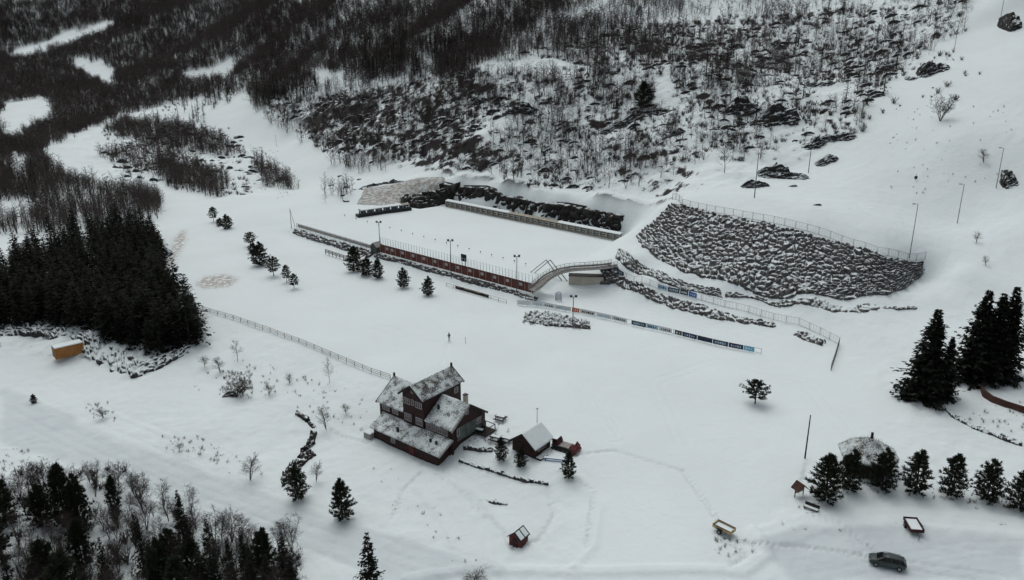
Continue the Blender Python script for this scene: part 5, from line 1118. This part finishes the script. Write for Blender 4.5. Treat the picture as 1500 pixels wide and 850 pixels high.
fence('wooden_walkway', [G(u,v) for u,v in [(477,372),(495,378),(520,386)]], 'small grey wooden walkway on stilts beside the pine trio', 'walkway', 1.3, 1.6, (1.25,.9,.55), 'dark_wood', 'ltgrey', .09, .12)

# ---------------------------------------------------------------- shooting range
def build_range_wall():
    A, B = _PA+_wd*1.5, _PB; d = B-A; L = float(np.hypot(d[0], d[1])); rz = math.atan2(d[1], d[0]); z0 = 2.3
    t = thing('range_wall', 'long barn red panel wall with white hatches and pale net posts along the range', 'wall', (A[0], A[1], z0), rz)
    n = 26; step = L/n
    for k in range(n):
        x = (k+.5)*step; o = MB().box((x,0,1.05),(step-.03,.12,2.1)).build('wall_panel','red_wall',t)
        if k % 2 == 0 and k > 0 or k in (1,): MB().box((x-.2,-.085,1.4),(.9,.05,.7)).build('hatch','white',o)
    pm = MB().box((0,-.09,1.05),(.07,.06,2.15)).build('wall_post','white',t)
    for k in range(n+1):
        c = pm if k == 0 else pm.copy()
        if k: COL.objects.link(c); c.parent = t
        c.location = (k*step, 0, 0)
    MB().box((L/2,0,2.14),(L,.2,.07)).build('cap_rail','maroon',t)
    np_ = 52; pn = MB().tube((0,.15,2.0),(0,.15,4.1),.06,.05,5).build('net_post','net',t)
    for k in range(np_+1):
        c = pn if k == 0 else pn.copy()
        if k: COL.objects.link(c); c.parent = t
        c.location = (k*L/np_, 0, 0)
    for z in (2.5,3.2,3.9): MB().path([(q*L/20,.15,z) for q in range(21)],.018,3).build('net_wire','net',t)
    # hut at the far end of the wall
    p = A-d/L*1.6; t2 = thing('range_hut', 'little grey pitched hut at the far end of the red range wall', 'hut', (p[0], p[1], z0-.2), rz)
    MB().prism([(-1.2,0),(-1.2,1.7),(0,2.6),(1.2,1.7),(1.2,0)], -1, 1, 'y').build('wall','dgrey',t2)
    for s in (-1,1):
        m = MB(); m.slab([(s*1.4,-1.15,1.6),(s*1.4,1.15,1.6),(0,1.15,2.72),(0,-1.15,2.72)], .08); m.build('roof','ltgrey',t2)
    # scoreboard
    p = G(679,404); t3 = thing('scoreboard', 'square black scoreboard on posts above the red wall', 'scoreboard', (p[0], p[1]+2.0, 2.3), rz)
    MB().box((0,0,3.55),(1.7,.25,1.75)).build('screen','black',t3,bevel=.03)
    for s in (-.55,.55): MB().box((s,.05,1.4),(.1,.1,2.8)).build('leg','grey',t3)
    # corner run of the wall, meeting the bridge ramp
    Cc = G(789,421); e = Cc-B; l2 = float(np.hypot(e[0], e[1])); t4 = thing('corner_wall', 'short red corner wall under the start of the bridge ramp', 'wall', (B[0]+.1, B[1]+.1, z0-.4), math.atan2(e[1], e[0]))
    MB().box((l2/2+.1,0,1.0),(l2,.14,2.0)).build('wall_panel','red_wall',t4)
    for k in range(4): MB().box((.2+l2*k/3.2,-.09,1.0),(.07,.06,2.05)).build('wall_post','white',t4)
    for k in range(6): MB().tube((.1+l2*k/5.5,.1,1.9),(.1+l2*k/5.5,.1,3.4),.045,.035,5).build('net_post','net',t4)
build_range_wall()
def build_targets():
    t = thing('target_wall', 'long pale row of target boxes with a snow topped roof below the rock cliff', 'target wall', (TL[0], TL[1], 2.3), math.atan2(tdir[1], tdir[0]))
    n = 30; s = TLEN/n
    MB().box((TLEN/2,.9,.95),(TLEN,.12,1.9)).build('back_wall','ltgrey',t)
    MB().box((TLEN/2,.28,.16),(TLEN,.5,.3)).build('plinth','tan',t)
    # lid with snow except over the middle stretch
    m = MB(); m.slab([(0,-.25,1.95),(TLEN,-.25,1.95),(TLEN,1.15,2.25),(0,1.15,2.25)], .1); rf = m.build('roof','tan',t)
    for a, b in ((.0,.40),(.68,1.0)):
        m = MB(); m.slab([(TLEN*a,-.2,2.08),(TLEN*b,-.2,2.08),(TLEN*b,1.1,2.38),(TLEN*a,1.1,2.38)], .12); m.build('snow_cover','snow',rf)
    o = MB().box((0,.30,1.02),(.28,.75,1.75)).build('divider','tan',t); bx = MB().box((0,.45,.95),(s*.55,.35,.75)).build('target_box','whiteb',t); ft = MB().box((0,.255,.95),(s*.45,.03,.42)).build('target_face','dgrey',bx)
    for k in range(n):
        c = o if k == 0 else o.copy(); c2 = bx if k == 0 else bx.copy()
        if k:
            COL.objects.link(c); c.parent = t; COL.objects.link(c2); c2.parent = t; f2 = ft.copy(); COL.objects.link(f2); f2.parent = c2
        c.location = (k*s, 0, 0); c2.location = ((k+.5)*s, 0, 0)
build_targets()
def build_stand():
    A, B = G(525,319), G(603,308); d = B-A; L = float(np.hypot(d[0], d[1])); t = thing('spectator_stand', 'low pale blue windowed stand on a dark base below the gravel bank', 'stand', A, math.atan2(d[1], d[0]))
    MB().box((L/2,1.0,.35),(L,2.2,.9)).build('base','black',t)
    for k in range(6):
        x = L*.1+k*L*.15; MB().box((x,.9,1.45),(L*.10,1.2,1.0)).build('booth','dgrey' if k < 3 else 'slate',t)
    m = MB(); m.slab([(L*.04,.1,2.0),(L*.97,.1,2.0),(L*.97,1.9,2.2),(L*.04,1.9,2.2)], .1); r = m.build('roof','ltgrey',t); m = MB(); m.slab([(L*.06,.2,2.14),(L*.82,.2,2.14),(L*.82,1.85,2.36),(L*.06,1.85,2.36)], .14); m.build('snow_cover','snow',r)
    for k in range(9): MB().box((L*.05+k*L*.113,.2,1.4),(.1,.1,.9)).build('post','net',t)
    MB().box((L/2,.1,.95),(L*.94,.06,.35)).build('front_rail','dgrey',t)
build_stand()
# range flags: small dots in two rows on the snow
for k in range(17):
    f = k/16; u, v = 505+f*265, 326+f*72
    p = G(u, v-8); t = thing('lane_marker', 'small dark lane marker stake in the line across the range snow', 'marker', p, 0, 'lane markers across the range')
    MB().tube((0,0,-.1),(0,0,.55),.03,.03,5).build('stake','dgrey',t); MB().box((0,0,.62),(.30,.06,.26)).build('number_board','dgrey',t)

# ---------------------------------------------------------------- bridge
def build_bridge():
    P0 = [(779,425,3.6),(788,420,3.9),(800,408,4.7),(815,400,5.2),(833,395,5.5),(860,393.5,5.5),(882,392,5.3),(900,389,5.1)]
    pts = [at_z(u, v, z-.0) for u, v, z in P0]; pts = np.array(pts); S = np.linspace(0, 1, len(pts)); q = np.linspace(0, 1, 25); X, Y, Z = (np.interp(q, S, pts[:,k]) for k in range(3))
    ker = np.ones(3)/3
    for A in (X, Y, Z): A[1:-1] = np.convolve(A, ker, 'valid')
    o = np.array([X[0], Y[0], Z[0]]); t = thing('foot_bridge', 'grey railed foot bridge curving up from the red wall to the terrace', 'bridge', o)
    d = np.gradient(np.stack([X, Y], -1), axis=0); d /= np.linalg.norm(d, axis=1, keepdims=True); nn = np.stack([-d[:,1], d[:,0]], -1); w = 1.0
    m = MB(); m.loft([[(X[k]-nn[k,0]*w-o[0], Y[k]-nn[k,1]*w-o[1], Z[k]-o[2]-.2),(X[k]+nn[k,0]*w-o[0], Y[k]+nn[k,1]*w-o[1], Z[k]-o[2]-.2),(X[k]+nn[k,0]*w-o[0], Y[k]+nn[k,1]*w-o[1], Z[k]-o[2]),(X[k]-nn[k,0]*w-o[0], Y[k]-nn[k,1]*w-o[1], Z[k]-o[2])] for k in range(25)]); m.build('deck','ltgrey',t)
    for s in (-1,1):
        for zz, r in ((1.2,.05),(.8,.035),(.4,.035)): MB().path([(X[k]+s*nn[k,0]*w-o[0], Y[k]+s*nn[k,1]*w-o[1], Z[k]-o[2]+zz) for k in range(25)], r, 4).build('rail','ltgrey',t)
        for k in range(25): MB().tube((X[k]+s*nn[k,0]*w-o[0], Y[k]+s*nn[k,1]*w-o[1], Z[k]-o[2]),(X[k]+s*nn[k,0]*w-o[0], Y[k]+s*nn[k,1]*w-o[1], Z[k]-o[2]+1.2),.045,.045,5).build('post','ltgrey',t)
        m = MB(); m.loft([[(X[k]+s*nn[k,0]*w-o[0]+j[0]*nn[k,0]*.015, Y[k]+s*nn[k,1]*w-o[1]+j[0]*nn[k,1]*.015, Z[k]-o[2]+j[1]) for j in ((-1,.1),(1,.1),(1,.55),(-1,.55))] for k in range(25)]); m.build('side_boarding','ltgrey',t)
    # slanted frames that carry the span
    for u1, v1, u0, v0, ut, vt in ((831,412,0,0,806,381),(823,411,0,0,800,381)):
        foot = G(u1, v1); tz = 8.2; top = at_d(ut, vt, foot[1]+2.0)
        MB().tube(foot-o, top-o, .11, .11, 6).build('strut','dgrey',t)
        back = top+np.array([-3.6, 2.2, 0]); back[2] = h1(back[0], back[1]); MB().tube(back-o, top-o, .08, .08, 6).build('strut','dgrey',t)
    # abutment
    A, B = G(833,417), G(884,416); e = B-A; L = float(np.hypot(e[0], e[1])); t2 = thing('bridge_abutment', 'pale concrete abutment wall under the foot bridge', 'wall', (A[0], A[1], A[2]-.3), math.atan2(e[1], e[0]))
    MB().box((L/2,1.0,1.15),(L,2.0,2.5)).build('wall','concrete',t2); MB().box((L/2,.95,2.47),(L+.2,2.2,.14)).build('coping','dark_wood',t2)
build_bridge()
rock_face('boulder_bank', [G(u,v) for u,v in [(878,418),(893,418),(912,414)]], [G(u,v)+np.array([0,1.5,0]) for u,v in [(880,402),(895,398),(910,400)]], .9, .8, 'riprap', 'rough rock heap beside the concrete bridge abutment', 'rock bank', res=.15, ragged=.4, seed=29, lift=.5)
p = G(818,440); t = thing('snow_arch', 'small pale arched frame standing in the snow before the bridge', 'arch', p)
MB().path([(-.62,0,-.1),(-.62,0,1.2),(-.5,0,1.65),(-.2,0,1.9),(.2,0,1.9),(.5,0,1.65),(.62,0,1.2),(.62,0,-.1)], .12, 6).build('arch_frame','paleblue',t); MB().box((0,.05,.8),(1.05,.04,1.5)).build('panel','whiteb',t)

# ---------------------------------------------------------------- poles and lamps
def lamp(u, vb, vt, label, heads=2, mat='dgrey', base_off=0.0, lean_u=0.0, r=.11, arm=False, zb=None):
    p = G(u, vb) if zb is None else at_z(u, vb, zb); hh = height_for(p, vt); t = thing('lamp_post', label, 'lamp post', p)
    MB().tube((0,0,-.3),(0,0,hh),r,r*.6,7).build('pole', mat, t)
    if heads == 2:
        MB().box((0,0,hh-.05),(1.3,.12,.12)).build('cross_arm', mat, t)
        for s in (-.5,.5): MB().box((s,-.18,hh+.2),(.5,.42,.36),rx=.5).build('floodlight','black',t,bevel=.03)
    elif heads == 1:
        if arm: MB().tube((0,0,hh-.05),(-.9,-.3,hh+.12),.05,.045,5).build('arm',mat,t)
        MB().box(((-1.1,-.35,hh+.1) if arm else (0,-.1,hh+.1)),(.6,.28,.16)).build('lamp_head','dgrey',t,bevel=.03)
    return t
lamp(557,366,326,'floodlight mast at the far end of the red range wall'); lamp(661,408,353,'floodlight mast halfway along the red range wall next to the scoreboard'); lamp(757,428,376,'floodlight mast at the bridge end of the red range wall')
lamp(839,476,435,'floodlight pole standing in the low rubble mound', mat='bark'); lamp(1105,290,226,'lamp mast on the plateau behind the wire fence', 1, r=.13); lamp(1184,254,208,'dark pole beside the streaky rock', 0, 'bark')
lamp(1332,378,299,'tall lamp mast at the low end of the big boulder wall', 1, 'grey', arm=True); lamp(1402,328,270,'lamp mast halfway up the open slope', 1, 'grey', arm=True); lamp(1459,276,217,'lamp mast by the single dark boulder', 1, 'grey', arm=True)
lamp(1465,31,-12,'lamp mast at the top of the ski slope', 0, 'grey'); lamp(1398,72,40,'lamp post by the rounded outcrop at the slope edge', 1, 'dgrey', r=.09); lamp(1262,178,148,'thin lamp post at the edge of the wood and slope', 1, 'grey', r=.08)
lamp(1179,672,608,'dark wooden mast alone in the open snow by the turf hut', 0, 'bark', r=.12); lamp(405,215,197,'thin pole on the far ski track', 0, 'grey', r=.08); lamp(895,340,318,'small lamp at the cliff behind the targets', 1, 'grey', r=.07)
p = G(427,334); hh = height_for(p, 306); t = thing('braced_pole', 'braced pole at the outer end of the boarded bank fence', 'pole', p); MB().tube((0,0,-.2),(0,0,hh),.10,.07,6).build('pole','dgrey',t); MB().tube((1.2,-.1,-.1),(.05,0,hh*.95),.06,.05,5).build('brace','dgrey',t)
p = G(682,503); t = thing('marker_post', 'thin grey post in the snow beside the skier', 'post', p); MB().tube((0,0,-.1),(0,0,1.25),.05,.04,5).build('post','grey',t); MB().box((0,0,1.25),(.12,.12,.06)).build('cap','grey',t)
p = G(1341,264); t = thing('slope_sign', 'tiny dark sign alone on the open ski slope', 'sign', p); MB().tube((0,0,-.1),(0,0,1.7),.06,.05,5).build('post','dgrey',t); MB().box((0,-.05,.7),(.75,.12,.75)).build('board','black',t)
for u, v, lab in [(1195,297,'flat stone lying on the plateau above the boulder wall'),(1160,270,'small flat stone near the lamp mast foot')]: ledge(u, v, 14, 4, lab, 40+u % 7)

# ---------------------------------------------------------------- the skier
def build_person():
    p = G(658, 500); t = thing('person', 'person in a dark jacket and grey trousers standing alone in the snow', 'person', p, .3)
    import bmesh
    V = [(0,0,.95),(0,0,1.15),(0,0,1.40),(0,0,1.52),(0,.03,1.60),(0,.02,1.72),(.10,0,.90),(.12,.02,.50),(.12,-.02,.08),(.13,.14,.03),(-.10,0,.90),(-.13,-.05,.50),(-.13,-.12,.08),(-.14,.04,.03),
         (.19,0,1.40),(.26,.05,1.14),(.22,.20,.98),(.21,.26,.94),(-.19,0,1.40),(-.27,.03,1.13),(-.24,.18,.96),(-.23,.24,.92)]
    E = [(0,1),(1,2),(2,3),(3,4),(4,5),(0,6),(6,7),(7,8),(8,9),(0,10),(10,11),(11,12),(12,13),(2,14),(14,15),(15,16),(16,17),(2,18),(18,19),(19,20),(20,21)]
    R = [.15,.15,.17,.065,.10,.085,.095,.07,.05,.04,.095,.07,.05,.04,.075,.055,.04,.035,.075,.055,.04,.035]
    me = bpy.data.meshes.new('body'); me.from_pydata(V, E, []); o = bpy.data.objects.new('body', me); COL.objects.link(o); o.parent = t
    sk = o.modifiers.new('skin', 'SKIN'); 
    for k, sv in enumerate(me.skin_vertices[0].data): sv.radius = (R[k], R[k]*.85); sv.use_root = (k == 0)
    o.modifiers.new('sub', 'SUBSURF').levels = 1; o.modifiers['sub'].render_levels = 2
    m, nt, b = _mat('skier_clothes'); tc = N(nt, 'ShaderNodeTexCoord'); sx = N(nt, 'ShaderNodeSeparateXYZ'); nt.links.new(tc.outputs['Object'], sx.inputs[0]); mr = N(nt, 'ShaderNodeMapRange'); mr.inputs['From Min'].default_value = 0; mr.inputs['From Max'].default_value = 2; nt.links.new(sx.outputs[2], mr.inputs['Value'])
    r = ramp(nt, mr.outputs[0], [(0,(.015,.015,.016)),(.055,(.05,.053,.056)),(.455,(.012,.013,.015)),(.765,(.42,.27,.2))]); r.color_ramp.interpolation = 'CONSTANT'; nt.links.new(r.outputs[0], b.inputs['Base Color']); me.materials.append(m)
    MB().loft([[(.115*math.cos(a)*q, .02+.12*math.sin(a)*q, z) for a in [k*math.pi/5 for k in range(10)]] for q, z in ((1.0,1.66),(1.05,1.72),(.85,1.80),(.4,1.845))]).build('hat','jacket',t,smooth=True)
build_person()
